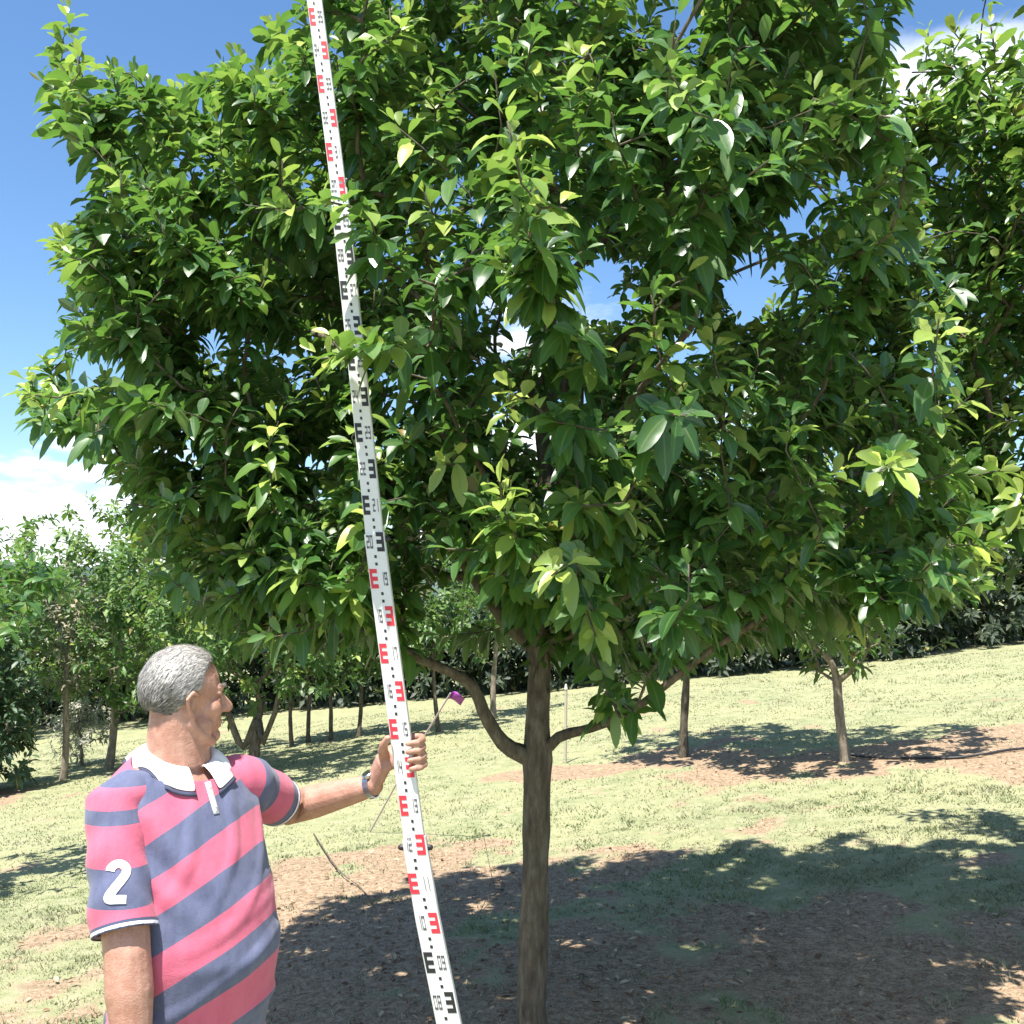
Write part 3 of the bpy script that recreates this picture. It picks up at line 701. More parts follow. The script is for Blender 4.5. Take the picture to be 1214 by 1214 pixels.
# pale stake behind the trunk
q = ground_px(670, 905); top = P(671, 815, q.y); mb = MB()
st = empty('garden_stake', q); tag(st, 'thin pale wooden stake standing upright behind the measured tree', 'stake')
mb.tube([q - Vector((0, 0, .05)), (q + top) / 2, top], [0.019, 0.018, 0.017], 8, round_ends=False); mb.build('post', simple('pale_wood', (0.42, 0.38, 0.30), 0.8, (60, .5, .01), .25), st)
mb = MB(); mb.tube([top - Vector((0, 0, .02)), top + Vector((0, 0, .03))], [0.023, 0.012], 8); mb.build('tip', simple('stake_tip', (0.5, 0.47, 0.4), 0.7), st)

# leaning wire stake with purple flag
q = ground_px(436, 986); top = P(534, 822, q.y - 1.2)
fl = empty('marker_flag', q); tag(fl, 'purple plastic marker flag on a thin leaning wire behind the hand', 'flag')
mb = MB(); mb.tube([q - Vector((0, 0, .04)), q.lerp(top, .5) + Vector((0, 0, .01)), top], [0.008, 0.008, 0.007], 7); mb.build('wire', simple('wire', (0.45, 0.36, 0.36), 0.5), fl, True)
dr = (top - q).normalized(); mb = MB(); nU, nV = 8, 5; vv = []
for i in range(nU):
    for j in range(nV):
        u, w = i / (nU - 1), j / (nV - 1)
        vv.append(top - dr * (0.09 * w) + Vector((0.115 * u, 0.018 * math.sin(u * 7 + w * 2), 0.03 * u - 0.06 * u * u + 0.012 * math.sin(u * 5))))
ff = [(i * nV + j, (i + 1) * nV + j, (i + 1) * nV + j + 1, i * nV + j + 1) for i in range(nU - 1) for j in range(nV - 1)]
mb.add(vv, ff); o = mb.build('flag', simple('purple_plastic', (0.30, 0.05, 0.33), 0.4), fl, True); md = o.modifiers.new('t', 'SOLIDIFY'); md.thickness = 0.0015

# ------------------------------------------------------------------ levelling staff
DS = 2.79
# joints of the telescoping sections, from photo; z at metre marks
sp_ = [P(505, 1098, DS), P(446, 650, DS), P(402, 226, DS)]
bot = sp_[0] + (sp_[0] - sp_[1]) * 1.0; bot.x = sp_[0].x + (P(529, 1214, DS) - sp_[0]).x * (sp_[0].z / (sp_[0] - P(529, 1214, DS)).z)
bot.z = float(gz(bot.x, DS)) + 0.005; bot.y = DS
topd = (sp_[2] - sp_[1]); topd = P(373, 0, DS) - sp_[2]; top = sp_[2] + topd / topd.z * 1.9
def along(z):
    pts = [bot, P(497, 1038, DS), sp_[1], sp_[2], top]
    zz = [p.z for p in pts]; return Vector((float(np.interp(z, zz, [p.x for p in pts])), DS, z))
staff = empty('levelling_staff', bot)
tag(staff, 'tall white telescopic measuring staff with red and black graduations held by the man', 'measuring staff')
m, t, out = newmat('staff_white'); g = G(t); ob = g.obj()
g.l(g.bsdf(g.mix(g.rng(g.noise(25, 5, 0.7, ob), 0.5, 0.8, 0, .35), (0.66, 0.66, 0.65), (0.45, 0.43, 0.39)), 0.45, g.bump(g.noise(120, 2, .5, ob), .1, .002)), out.inputs['Surface']); WHITE = m
RED = simple('staff_red', (0.62, 0.03, 0.05), 0.5, var=.15); BLK = simple('staff_black', (0.015, 0.015, 0.018), 0.5); GRY = simple('staff_print', (0.13, 0.13, 0.14), 0.5)
SEC = [(bot.z, 1.24, 0.0315, 0.018), (1.20, 2.05, 0.0275, 0.0155), (2.02, 3.02, 0.0245, 0.013), (2.99, 4.0, 0.0215, 0.0105), (3.97, 4.88, 0.0205, 0.008)]
def width_at(z):
    for a, b, w, h in SEC:
        if z < b: return w, h
    return SEC[-1][2:]
for a, b, w, h in SEC:
    A, B = along(a), along(b); mb = MB(); ax = (B - A).normalized(); X_ = ax.cross(Vector((0, 1, 0))).normalized() * -1
    X_ = Vector((0, 1, 0)).cross(ax).normalized(); Y_ = Vector((0, 1, 0))
    # rounded rectangular extrusion
    ring = []
    for cx, cy, a0 in ((1, 1, 0), (-1, 1, 90), (-1, -1, 180), (1, -1, 270)):
        for k in range(4):
            an = math.radians(a0 + 30 * k); rr = 0.005
            ring.append(X_ * (cx * (w - rr) + rr * math.cos(an)) + Y_ * (cy * (h - rr) + rr * math.sin(an)))
    mids = [along(a + (b - a) * k / 6) for k in range(7)]
    n_ = len(ring); v = [c_ + q_ for c_ in mids for q_ in ring]
    f = [(k * n_ + i, k * n_ + (i + 1) % n_, (k + 1) * n_ + (i + 1) % n_, (k + 1) * n_ + i) for k in range(6) for i in range(n_)]
    f += [tuple(reversed(range(n_))), tuple(6 * n_ + i for i in range(n_))]
    mb.add(v, f); o = mb.build('section', WHITE, staff); 
# printed graduations: E blocks, dots, decimetre numerals
def quad(mb, z0, z1, x0, x1, dz=0.0):
    def pt(x, z):
        w, h = width_at(z); c_ = along(z); return c_ + Vector((x * w, -(h + 0.0009 + dz), 0))
    mb.add([pt(x0, z0), pt(x1, z0), pt(x1, z1), pt(x0, z1)], [(0, 1, 2, 3)])
def digit_strokes(dg):
    seg = {'0': 'abcdef', '1': 'bc', '2': 'abged', '3': 'abgcd', '4': 'fgbc', '5': 'afgcd', '6': 'afgedc', '7': 'abc', '8': 'abcdefg', '9': 'abcdfg'}[dg]
    S_ = {'a': (0, 1, .84, 1), 'd': (0, 1, 0, .16), 'g': (0, 1, .42, .58), 'f': (0, .25, .5, 1), 'b': (.75, 1, .5, 1), 'e': (0, .25, 0, .5), 'c': (.75, 1, 0, .5)}
    return [S_[c_] for c_ in seg]
mbd, mbg = MB(), MB()
for k in range(1, 49):
    z = k * 0.1
    if z + 0.06 > 4.86: break
    red = int(z + 1e-6) % 2 == 1; right = k % 2 == 0; s_g = 1 if right else -1
    xs = lambda a, b: (min(s_g * a, s_g * b), max(s_g * a, s_g * b)); mk = MB()
    # one E-shaped outline
    E_ = [(.90, 0), (.16, 0), (.16, .0115), (.66, .0115), (.66, .0205), (.16, .0205), (.16, .032), (.66, .032), (.66, .041), (.16, .041), (.16, .0525), (.90, .0525)]
    vv = []
    for x, dz in E_:
        w, h = width_at(z + .026); c_ = along(z + dz); vv.append(c_ + Vector((s_g * x * w, -(width_at(z)[1] + .0009), 0)))
    mk.add(vv, [tuple(range(12)) if right else tuple(reversed(range(12)))])
    mk.build('red_graduation' if red else 'black_graduation', RED if red else BLK, staff)
    for zz in (z + 0.062, z + 0.082): quad(mbd, zz, zz + 0.008, *xs(-0.02, 0.22))
    txt = '%02d' % k; x0 = -0.82 if right else 0.18
    for i_, dg in enumerate(txt):
        for a, b, c_, e in digit_strokes(dg):
            xx = x0 + i_ * 0.34; quad(mbg, z + 0.008 + 0.036 * c_, z + 0.008 + 0.036 * e, xx + 0.27 * a, xx + 0.27 * b)
for mk, nm_, mt_ in ((mbd, 'dots', BLK), (mbg, 'numerals', GRY)):
    o = mk.build(nm_, mt_, staff); o['kind'] = 'stuff'
for z_, s_g in ((1.215, 1), (1.215, -1), (2.035, 1), (3.005, 1)):
    w, h = width_at(z_); c_ = along(z_) + Vector((s_g * (w + 0.004), 0, 0)); mb = MB()
    mb.tube([c_ - Vector((s_g * .006, 0, 0)), c_ + Vector((s_g * .004, 0, 0))], [0.0085, 0.0075], 12); mb.build('lock_button', BLK, staff, True)
mb = MB(); mb.box(bot + Vector((0, 0, .004)), Vector((.037, 0, 0)), Vector((0, .021, 0)), Vector((0, 0, .012))); mb.build('foot', simple('staff_foot', (0.25, 0.25, 0.26), 0.4), staff)

# ------------------------------------------------------------------ the man
BX, BY = -0.815, 2.60
UP = Vector((0, 0, 1))
aF = math.radians(42); f_ = Vector((math.cos(aF), -math.sin(aF), 0)); l_ = Vector((math.sin(aF), math.cos(aF), 0))
bH = math.radians(34); fh = Vector((math.cos(bH), math.sin(bH), 0)); lh = Vector((-math.sin(bH), math.cos(bH), 0))
FZ = float(gz(BX, BY))
man = empty('person', (BX, BY, FZ))
tag(man, 'grey haired person in pink and navy striped polo shirt holding up the measuring staff', 'person')
def torso_rings(grow_=0.0, zmin=0.0):
    T = [(0.78, 0.0, .185, .15, .015), (0.90, .022, .183, .165, .022), (1.03, .036, .188, .176, .026), (1.15, .028, .186, .163, .016), (1.27, .012, .185, .143, 0.004), (1.36, -.004, .190, .122, -.005), (1.425, -.016, .165, .098, -.01), (1.465, -.022, .120, .078, -.012), (1.495, -.022, .085, .066, -.015)]
    return [(Vector((BX + ox, BY, z)) + f_ * of, l_ * (la + grow_), f_ * (dp + grow_)) for z, of, la, dp, ox in T if z >= zmin]
SR = Vector((BX, BY, 1.385)) - l_ * 0.174 + f_ * .0
SL = Vector((BX, BY, 1.39)) + l_ * 0.180 - f_ * .005
ER = P(151, 1132, SR.y - .115); WR = ER + Vector((0.035, -0.03, -0.25))
EL = P(343, 958, 2.97); WL = P(442, 931, 2.875)
hc = along(P(488, 897, DS).z)
hcen = Vector((BX - 0.0, BY + .02, 1.637)) + Vector((-.012, 0, 0))
def H(a, b, c): return hcen + fh * a + lh * b + UP * c
mb = MB()
mb.loft(torso_rings(-0.018), 24)
# head
mb.ell(H(-.008, 0, .012), fh * .096, lh * .076, UP * .096)
mb.ell(H(.03, 0, -.05), fh * .064, lh * .060, UP * .084)
mb.ell(H(.066, 0, -.112), fh * .027, lh * .032, UP * .022)
mb.tube([H(.075, 0, .0), H(.096, 0, -.022), H(.110, 0, -.042)], [.010, .0125, .0155], 10)
mb.ell(H(.098, .011, -.046), fh * .012, lh * .009, UP * .010); mb.ell(H(.098, -.011, -.046), fh * .012, lh * .009, UP * .010)
mb.ell(H(.078, 0, .008), fh * .016, lh * .048, UP * .012)
mb.ell(H(.084, 0, -.076), fh * .013, lh * .026, UP * .0065); mb.ell(H(.082, 0, -.088), fh * .013, lh * .023, UP * .0075)
for s in (-1, 1):
    mb.ell(H(.052, s * .040, -.042), fh * .03, lh * .024, UP * .026)
    mb.ell(H(.02, s * .052, -.085), fh * .04, lh * .016, UP * .034)
    mb.tube([H(-.004, s * .070, -.055), H(-.012, s * .082, -.036), H(-.018, s * .087, -.012), H(-.004, s * .085, .004), H(.010, s * .078, -.004)], [.0065, .0062, .0062, .006, .005], 10)
    mb.ell(H(.0, s * .076, -.056), fh * .008, lh * .007, UP * .012); mb.ell(H(-.004, s * .068, -.03), fh * .012, lh * .005, UP * .024)
for s in (-1, 1):
    mb.ell(H(.073, s * .031, -.004), fh * .014, lh * .017, UP * .006); mb.ell(H(.072, s * .031, -.020), fh * .013, lh * .016, UP * .006)
    mb.tube([H(.0, s * .064, -.075), H(.03, s * .058, -.108), H(.06, s * .034, -.124)], [.014, .014, .014], 10)
    mb.ell(H(.070, s * .026, -.062), fh * .013, lh * .013, UP * .024)
nb_ = Vector((BX, BY, 1.46)) - f_ * .03
mb.tube([nb_, nb_.lerp(H(-.02, 0, -.06), .5), H(-.015, 0, -.05)], [.080, .074, .068], 18)
mb.tube([nb_ + f_ * .02 + UP * .0, H(.02, 0, -.11)], [.06, .05], 14)
# arms
mb.tube([SR - UP * 0.0 + l_ * .03, SR.lerp(ER, .35), SR.lerp(ER, .75), ER, ER.lerp(WR, .3), ER.lerp(WR, .75), WR], [.062, .058, .054, .0505, .052, .040, .031], 16)
mb.tube([SL - l_ * .03, SL.lerp(EL, .4), EL, EL.lerp(WL, .3), EL.lerp(WL, .75), WL], [.058, .052, .048, .047, .037, .030], 16)
# left hand round the staff
q = lambda x, y, z: hc + Vector((x - .10 * z, y, z))
mb.tube([WL, q(-.062, .045, -.022), q(-.028, .05, -.004), q(.004, .05, .004)], [.029, .033, .037, .030], 14, flat=.62, side=(0, 0, 1))
for i, (zo, ln) in enumerate(((.034, 1.0), (.0135, 1.06), (-.008, 1.0), (-.0285, .86))):
    zk = zo * 1.05 + 0.006
    mb.tube([q(-.01, .052, zk), q(.030, .050, zk + .004), q(.050, .032, zk + .006), q(.0545, .004, zk + .004), q(.044, -.026, zk - .001), q(.044 - .026 * ln, -.031, zk - .004)], [.0112, .0108, .0104, .0098, .0092, .0078], 10)
mb.tube([q(-.055, .045, -.012), q(-.056, .012, .014), q(-.048, -.016, .034), q(-.034, -.028, .052)], [.017, .0145, .0115, .0095], 10)
# right hand hanging relaxed
hd = (WR - ER).normalized()
mb.tube([WR, WR + hd * .04, WR + hd * .085], [.028, .036, .036], 12, flat=.5, side=f_)
for i, (o_, ln) in enumerate(((.030, .072), (.010, .082), (-.010, .076), (-.029, .060))):
    k0 = WR + hd * .085 + f_ * o_; inn = l_ * .35
    mb.tube([k0, k0 + (hd + inn * .3) * ln * .45, k0 + (hd + inn * .8) * ln * .75, k0 + (hd * .9 + inn * 1.2) * ln], [.0098, .0095, .0088, .0072], 8)
mb.tube([WR + hd * .02 + f_ * .022, WR + hd * .055 + f_ * .052 + l_ * .015, WR + hd * .09 + f_ * .056 + l_ * .02], [.0125, .011, .0088], 8)
# hips and legs (below the frame, still there)
for s in (-1, 1):
    hp_ = Vector((BX + .015, BY, .80)) + l_ * s * .095; kn = Vector((BX + .02, BY, .46)) + l_ * s * .11 + f_ * .02; an = Vector((BX + .01, BY, FZ + .09)) + l_ * s * .12 - f_ * .01
    mb.tube([hp_, hp_.lerp(kn, .5), kn, kn.lerp(an, .35), an], [.095, .08, .058, .058, .04], 16)
    mb.tube([an - UP * .04, an + f_ * .06 - UP * .05, an + f_ * .15 - UP * .062], [.04, .038, .028], 12)
body = remesh(mb.mesh('body'), 0.0034, 4, 0.45)
m, t, out = newmat('skin'); g = G(t); ob = g.obj()
sc_ = g.mix(g.rng(g.noise(28, 5, .65, ob), .35, .7), (0.38, 0.19, 0.135), (0.52, 0.295, 0.225)); sc_ = g.mix(g.rng(g.noise(170, 3, .6, ob), .58, .74, 0, .6), sc_, (0.30, 0.12, 0.075))
g.l(g.bsdf(sc_, .48, g.bump(g.math('ADD', g.noise(240, 3, .6, ob), g.math('MULTIPLY', g.noise(60, 4, .6, ob), 1.5)),   .25, .005), .4, **{'Subsurface Weight': .12, 'Subsurface Scale': .01, 'Subsurface Radius': (1, .35, .2)}), out.inputs['Surface'])
link('body', body, m, man)
for s in (-1, 1):
    e = MB(); e.ell(H(.063, s * .031, -.008), fh * .0125, lh * .0125, UP * .0125); e.build('eye', simple('eye_white', (.22, .16, .13), .3), man, True)

# hair: cap and strands
def hair_ok(a, b, c):      # a fwd, b lateral, c up on unit sphere
    x, y, z = a, abs(b), c
    front = 0.62 - 0.5 * max(0, y - .35) + .0
    if z > .25: return x < front + .22 * (z - .25)
    if x > 0.38 - 0.35 * max(0, .25 - z): return False
    if x > -.25: return z > (-.16 if x > 0.02 else -.22 - .9 * (0.02 - x)) and (z > 0.05 or x < .1)
    return z > -.66 - .25 * (x + .25)
hc0 = H(-.008, 0, .012)
def scalp(a, b, c, k): return hc0 + fh * (a * (.096 + k)) + lh * (b * (.076 + k)) + UP * (c * (.096 + k))
hv, hf, hr = [], [], []
NU, NV = 56, 36; ok_ = {}
for i in range(NU):
    for j in range(NV + 1):
        th = 2 * math.pi * i / NU; ph = math.pi * j / NV; a, b, c = math.cos(th) * math.sin(ph), math.sin(th) * math.sin(ph), math.cos(ph)
        ok_[(i, j)] = hair_ok(a, b, c); hv.append(scalp(a, b, c, 0.0045 + .0012 * math.sin(9 * a + 5 * c) * math.sin(8 * b + 3)))
        hr.append(.25)
for i in range(NU):
    for j in range(NV):
        q4 = [(i, j), (i, j + 1), ((i + 1) % NU, j + 1), ((i + 1) % NU, j)]
        if all(ok_[k] for k in q4): hf.append(tuple(k[0] * (NV + 1) + k[1] for k in q4))
rs = np.random.default_rng(8); cnt = 0
while cnt < 26000:
    u = rs.normal(size=3); u /= np.linalg.norm(u)
    if not hair_ok(*u): continue
    cnt += 1; a, b, c = u; n_ = (fh * a + lh * b + UP * c).normalized(); base = scalp(a, b, c, .003)
    comb = (-fh * .9 - UP * (.55 if a < .3 else .1) + lh * (.5 * b) + fh * 0); comb = comb - n_ * comb.dot(n_); comb.normalize()
    cl = math.sin(a * 23 + b * 11) * math.cos(c * 19 - b * 13)
    comb = (comb + n_ * (0.16 + .05 * cl) + lh * (.25 * math.sin(9 * a + 7 * c)) + Vector(rs.normal(0, .13, 3))).normalized()
    L = rs.uniform(.014, .030) * (0.55 + .45 * min(1, max(0, (c + .7) / .9))); sd = comb.cross(n_).normalized() * rs.uniform(.00035, .0007)
    p1 = base + comb * L * .55 + n_ * L * .12; p2 = base + comb * L - n_ * L * .06
    k = len(hv); hv += [base - sd, base + sd, p1 + sd * .8, p1 - sd * .8, p2 + sd * .25, p2 - sd * .25]; hf += [(k, k + 1, k + 2, k + 3), (k + 3, k + 2, k + 4, k + 5)]
    gl = np.clip(.08 + rs.beta(1.4, 1.3) * .85 + .42 * (c + .05) + .06 * cl - .12 * (a < -.3), 0, 1); hr += [gl] * 6
for s in (-1, 1):
    for _ in range(160):
        t_ = rs.random(); base = H(.094 - .022 * t_ ** 2, s * (.012 + .036 * t_), .010 + .006 * math.sin(t_ * 2.6)) + Vector(rs.normal(0, .0016, 3)); dv = (lh * s * .8 + UP * rs.normal(.15, .3) + fh * .2).normalized() * .009; sd = UP * .0005
        k = len(hv); hv += [base - sd, base + sd, base + dv + sd * .5, base + dv - sd * .5]; hf += [(k, k + 1, k + 2, k + 3)]; hr += [rs.uniform(.2, .8)] * 4
me = mesh_np('hair', np.array([tuple(v) for v in hv]), np.array(hf), {'rnd': hr})
m, t, out = newmat('grey_hair'); g = G(t)
g.l(g.bsdf(g.ramp(g.attr('rnd'), [(0, (.04, .035, .03)), (.4, (.19, .175, .16)), (1, (.68, .65, .61))]), .45, None, .5), out.inputs['Surface'])
link('hair', me, m, man)

# shirt: torso and two set-in sleeves in one mesh
HR = SR.lerp(ER, 0.86); HL = SL.lerp(EL, 0.70)
aR = (ER - SR).normalized(); aL = (EL - SL).normalized()
TR = torso_rings(0.010)
mb = MB(); mb.loft([(TR[0][0] + Vector((0, 0, -.08)), TR[0][1] * 1.02, TR[0][2] * 1.02)] + TR, 30); torso = remesh(mb.mesh('t'), .006, 7, .5)
mb = MB(); mb.tube([SR + l_ * .075 + UP * .012, SR + l_ * .035 + UP * .012, SR - l_ * .005, SR.lerp(ER, .22) - l_ * .006, SR.lerp(ER, .55) - l_ * .002, HR + aR * .05], [.056, .067, .068, .066, .068, .072], 24); slR = remesh(mb.mesh('r'), .0075, 6, .5)
mb = MB(); mb.tube([SL - l_ * .07 + UP * .01, SL - l_ * .03 + UP * .008, SL, SL.lerp(EL, .35), HL + aL * .05], [.060, .070, .070, .067, .069], 22); slL = remesh(mb.mesh('l'), .0075, 6, .5)
nk = Vector((BX, BY, 1.468)) - f_ * .015; nn = (UP + f_ * .42).normalized()
def halfcut(me, planes):
    b_ = bmesh.new(); b_.from_mesh(me)
    for co, no in planes: bmesh.ops.bisect_plane(b_, geom=b_.verts[:] + b_.edges[:] + b_.faces[:], plane_co=co, plane_no=no, clear_outer=True)
    b_.normal_update(); return b_
ZS = [(1.60, -1.3), (1.43, -.5)] + [(P(0, y, SR.y - .06).z, k) for y, k in ((961, 0), (977, .5), (1024, 1.0), (1066, 1.5), (1092, 1.97))] + [(.5, 1.98)]
ZS = ZS[::-1]; zx = [a for a, b in ZS]; zy = [b for a, b in ZS]
SV, SF, ph, hem = [], [], [], []
arm_pit = SR - UP * .10 + l_ * .06 + f_ * .05
for me_, planes, which in ((torso, [(Vector((BX, BY, .745)), Vector((0, 0, -1))), (nk, nn)], 't'), (slR, [(HR, aR)], 'r'), (slL, [(HL, aL)], 'l')):
    b_ = halfcut(me_, planes); b_.verts.index_update(); n0 = len(SV)
    for v in b_.verts:
        p = v.co; lat = (p - Vector((BX, BY, 0))).dot(l_); fw = (p - Vector((BX, BY, 0))).dot(f_); fold = 0.0
        if which == 't':
            u = p.z - .70 * (p.x - BX) + .10 * max(0, p.x - BX - .1) + .006 * math.sin(13 * p.x + 9 * p.z)
            ph.append(-(u - 1.100) / .182 + .25); hem.append(.2)
            r2 = (p - arm_pit).length
            fold += .0085 * math.sin(70 * (p.z * .75 + p.x * .9) + 2.2 * math.sin(p.z * 11)) * math.exp(-(r2 / .15) ** 2)
            bl = max(0.0, min(1.0, (1.26 - p.z) / .25))
            w1 = math.sin(52 * (p.z - .85 * p.x) + 3.2 * math.sin(7 * p.x + 6 * p.z)); w2 = math.sin(88 * (p.z * .7 - .5 * p.x) + 4.1 * math.sin(9 * p.x - 5 * p.z) + 1.3)
            fold += bl * (.0075 * (max(0, w1) ** 2 - .25) * max(0, .35 + .65 * math.sin(8 * p.x + 11 * lat + 5 * p.z)) + .0045 * max(0, w2) ** 2 * max(0, math.sin(7 * p.z - 9 * lat)))
            fold += .0065 * max(0, math.sin(58 * lat - 34 * p.z + 1.5 * math.sin(14 * p.z))) ** 2 * math.exp(-((p.z - 1.30) / .13) ** 2) * (fw > 0)
        else:
            S_, a_, H_ = (SR, aR, HR) if which == 'r' else (SL, aL, HL)
            ph.append(float(np.interp(p.z, zx, zy)) if which == 'r' else (p - S_).dot(a_) / .16 + .1); hem.append((H_ - p).dot(a_))
            k = (p - S_).dot(a_)
            fold += .0045 * math.sin(52 * k + 30 * p.x + 2 * math.sin(20 * p.y + 15 * p.x)) * math.sin(9 * p.x + 16 * p.y + 1) * min(1, max(0, k / .06 + .3))
            fold += .004 * math.sin(3 * math.atan2((p - S_).dot(f_), (p - S_).dot(l_)) + 1.2) * min(1, max(0, k / .2))
        SV.append(p + v.normal * fold)
    SF += [tuple(w.index + n0 for w in f.verts) for f in b_.faces]; b_.free()
sh = bpy.data.meshes.new('polo_shirt'); sh.from_pydata([tuple(v) for v in SV], [], SF); sh.update()
for nm_, dat in (('ph', ph), ('hem', hem)):
    at = sh.attributes.new(nm_, 'FLOAT', 'POINT'); at.data.foreach_set('value', np.array(dat, np.float32))
sh.polygons.foreach_set('use_smooth', np.ones(len(sh.polygons), bool))
def cloth_bump(g, ob):
    return g.bump(g.math('ADD', g.noise(16, 4, .55, ob), g.math('MULTIPLY', g.noise(420, 2, .5, ob), .25)), .25, .02)
m, t, out = newmat('striped_knit'); g = G(t); ob = g.obj()
fr = g.math('FRACT', g.math('ADD', g.attr('ph'), 20.0)); navy = g.math('LESS_THAN', fr, .5)
mpn = g.n('ShaderNodeMapping'); g.l(ob, mpn.inputs[0]); mpn.inputs['Rotation'].default_value = (0, .6, 0); mpn.inputs['Scale'].default_value = (1.6, 1, .45); fade = g.rng(g.noise(24, 6, .7, mpn.outputs[0]), .25, .75)
c = g.mix(navy, g.mix(fade, (.50, .10, .17), (.56, .14, .215)), g.mix(fade, (.075, .085, .155), (.135, .15, .24)))
hm_ = g.attr('hem'); c = g.mix(g.math('LESS_THAN', hm_, .017), c, (.06, .07, .13)); c = g.mix(g.math('LESS_THAN', hm_, .010), c, (.75, .72, .76)); c = g.mix(g.math('LESS_THAN', hm_, .003), c, (.06, .07, .13))
g.l(g.bsdf(c, .85, cloth_bump(g, ob), .2, **{'Sheen Weight': .15}), out.inputs['Surface'])
shirt = link('polo_shirt', sh, m, man); md = shirt.modifiers.new('t', 'SOLIDIFY'); md.thickness = .003; md.offset = 1
bv = BVHTree.FromPolygons([v.co.copy() for v in sh.vertices], [tuple(p.vertices) for p in sh.polygons])
CWHITE = simple('white_collar', (.80, .79, .80), .85, (60, .25, .004)); NAVY = simple('navy_trim', (.05, .055, .10), .85)

def onto(p, dr, lift):
    hit = bv.ray_cast(p - dr * .25, dr, .6)
    if hit[0] is None: 
        hit = bv.find_nearest(p)
    return hit[0] - dr * lift
# white figure 2 on the sleeve
nrm = Vector((-.15, -1, .12)).normalized(); cN = P(140, 1047, HR.y - .08); S2 = .040
stroke = [(-.42, .62), (-.36, .82), (-.12, 1.0), (.18, .98), (.40, .76), (.38, .48), (.16, .12), (-.16, -.28), (-.46, -.70), (-.44, -.86), (0, -.86), (.46, -.86)]
pts2 = smoothpath([Vector((a, b, 0)) for a, b in stroke], 4); vv, ff = [], []; wd = .23
sx = Vector((1, 0, 0)); sz = UP
for i, p in enumerate(pts2):
    d_ = (pts2[min(i + 1, len(pts2) - 1)] - pts2[max(i - 1, 0)]).normalized(); n2_ = Vector((-d_.y, d_.x, 0))
    for s in (-1, -.33, .33, 1):
        c_ = p + n2_ * wd * s; p0 = cN + (sx * c_.x + sz * c_.y) * S2; dv = (p0 - cam.location).normalized(); ht = bv.ray_cast(cam.location, dv, 6); vv.append((ht[0] if ht[0] is not None else p0) - dv * .0015 + (ht[1] if ht[0] is not None else -dv) * .004)
    if i: k = 4 * i; ff += [(k - 4 + j, k - 3 + j, k + 1 + j, k + j) for j in range(3)]
mb = MB(); mb.add(vv, ff); mb.build('sleeve_number', CWHITE, shirt, True)
shirt.matrix_parent_inverse = shirt.matrix_parent_inverse
# collar: band folded down over the shoulders
vv, ff, tr_ = [], [], []
NA, NR = 44, 7; gap = math.radians(14); ring_c = nk - f_ * .003
for i in range(NA + 1):
    an = gap + (2 * math.pi - 2 * gap) * i / NA; t_ = abs(i / NA - .5) * 2
    dirv = f_ * math.cos(an) + l_ * math.sin(an)
    rin = .070; hgt = .034 - .014 * t_; fall = .048 + .022 * max(0, t_ - .62) / .38
    top_ = ring_c + dirv * (rin + .006) - nn * (dirv.dot(nn) * rin) * .95 + UP * hgt
    inner = ring_c + dirv * rin - nn * (dirv.dot(nn) * rin) * .95 + UP * (hgt - .045)
    low = top_ + dirv * fall * .80 - UP * (fall * .9); hit = bv.find_nearest(low); low2 = hit[0] + hit[1] * .010 if hit[0] is not None else low
    vv += [inner, inner.lerp(top_, .6), top_]
    for k, q_ in enumerate((.3, .55, .8, 1.0)): 
        c_ = top_.lerp(low2, q_) + (dirv * .5 + UP * .5) * (.008 * math.sin(q_ * math.pi) + .002); vv.append(c_)
for i in range(NA):
    for j in range(NR - 1): k = i * NR + j; ff.append((k, k + 1, k + NR + 1, k + NR))
mb = MB(); mb.add(vv, ff); o = mb.build('collar', CWHITE, shirt, True); md = o.modifiers.new('t', 'SOLIDIFY'); md.thickness = .0022; md.offset = 0
s2 = o.modifiers.new('s', 'SUBSURF'); s2.levels = 1; s2.render_levels = 1
# navy edge along the collar's fall
vv2, ff2 = [], []
for i in range(NA + 1):
    e = vv[i * NR + NR - 1]; e0 = vv[i * NR + NR - 2]; d_ = (e - e0).normalized(); vv2 += [e - d_ * .002 + UP * -.003, e + d_ * .007 + UP * -.004]
    if i: k = 2 * i; ff2.append((k - 2, k - 1, k + 1, k))
mb = MB(); mb.add(vv2, ff2); o = mb.build('collar_trim', NAVY, shirt, True); md = o.modifiers.new('t', 'SOLIDIFY'); md.thickness = .003
# placket
vv, ff = [], []
for i in range(6):
    zq = 1.425 - .014 * i
    for j, s in enumerate((-.008, .008)): vv.append(onto(Vector((BX, BY, zq)) + f_ * .0 + l_ * (s + .01), -f_, .0042))
    if i: k = 2 * i; ff.append((k - 2, k - 1, k + 1, k))
mb = MB(); mb.add(vv, ff); o = mb.build('placket', CWHITE, shirt, True); md = o.modifiers.new('t', 'SOLIDIFY'); md.thickness = .002
for i in (1, 4):
    c_ = onto(Vector((BX, BY, 1.425 - .014 * i)) + l_ * .01, -f_, .0065); e = MB(); e.ell(c_, f_ * .0015, l_ * .005, UP * .005, 10, 6); e.build('button', simple('button', (.7, .68, .66), .3), shirt, True)
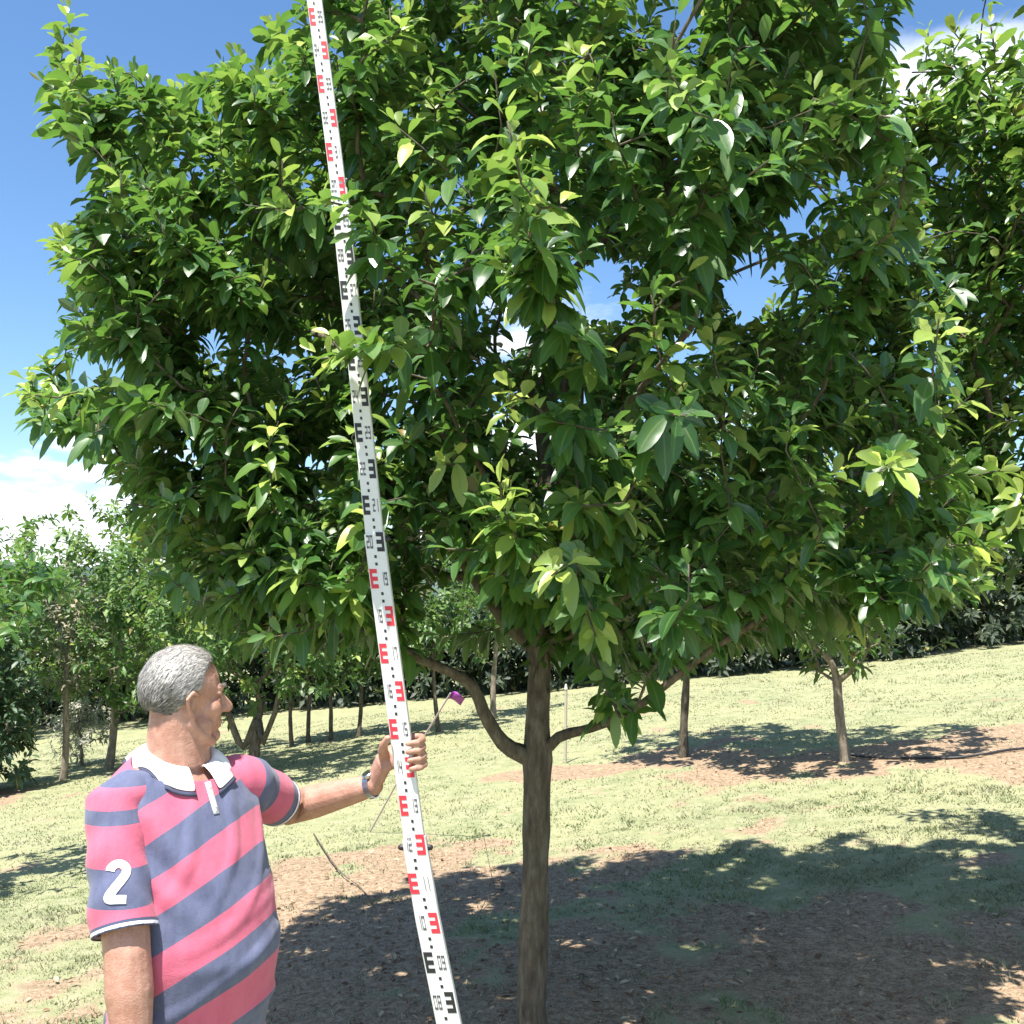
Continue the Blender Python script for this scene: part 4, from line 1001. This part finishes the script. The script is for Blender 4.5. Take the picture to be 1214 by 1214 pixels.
# trousers and shoes
mb = MB(); mb.loft([(Vector((BX + .015, BY, z)) + f_ * .0, l_ * a, f_ * b) for z, a, b in ((.70, .185, .15), (.80, .192, .152), (.90, .192, .150))], 24)
for s in (-1, 1):
    hp_ = Vector((BX + .015, BY, .76)) + l_ * s * .093; kn = Vector((BX + .02, BY, .46)) + l_ * s * .11 + f_ * .02; an = Vector((BX + .01, BY, FZ + .07)) + l_ * s * .12 - f_ * .01
    mb.tube([hp_, hp_.lerp(kn, .5), kn, kn.lerp(an, .5), an], [.105, .094, .078, .072, .070], 18)
link('trousers', remesh(mb.mesh('trousers'), .01, 4), simple('trousers', (.10, .10, .12), .9, (40, .3, .01), .2), man)
for s in (-1, 1):
    an = Vector((BX + .01, BY, 0)) + l_ * s * .12 - f_ * .01; gzz = float(gz(an.x, an.y)); an.z = gzz
    e = MB(); e.tube([an - f_ * .06 + UP * .045, an + UP * .05, an + f_ * .09 + UP * .042, an + f_ * .185 + UP * .034], [.043, .046, .046, .034], 14)
    shoe = link('shoe', remesh(e.mesh('shoe'), .007, 3), simple('shoe', (.12, .08, .05), .6, var=.2), man)
# watch
wdir = (WL - EL).normalized(); wc = WL - wdir * .005; u1 = wdir.cross(UP).normalized(); u2 = u1.cross(wdir).normalized()
mb = MB(); N1 = 28
for i in range(N1):
    a = 2 * math.pi * i / N1; o_ = (u1 * math.cos(a) + u2 * math.sin(a))
    for rr, s in ((.0325, -.008), (.0355, -.008), (.0355, .008), (.0325, .008)): mb.v.append(tuple(wc + o_ * rr + wdir * s))
for i in range(N1):
    for j in range(4):
        k, k2 = i * 4, ((i + 1) % N1) * 4; mb.f.append((k + j, k2 + j, k2 + (j + 1) % 4, k + (j + 1) % 4))
STEEL = simple('steel', (.55, .57, .62), .28, Metallic=1.0)
wt = mb.build('wristwatch', STEEL, man)
fc = wc + (u2 * .9 - Vector((0, 1, 0)) * .45).normalized() * .036; fn = (fc - wc).normalized(); e = MB(); e1 = fn.cross(wdir).normalized()
e.loft([(fc - fn * .004, e1 * .017, wdir * .017), (fc + fn * .004, e1 * .017, wdir * .017), (fc + fn * .006, e1 * .0145, wdir * .0145)], 20); e.build('watch_case', STEEL, wt)
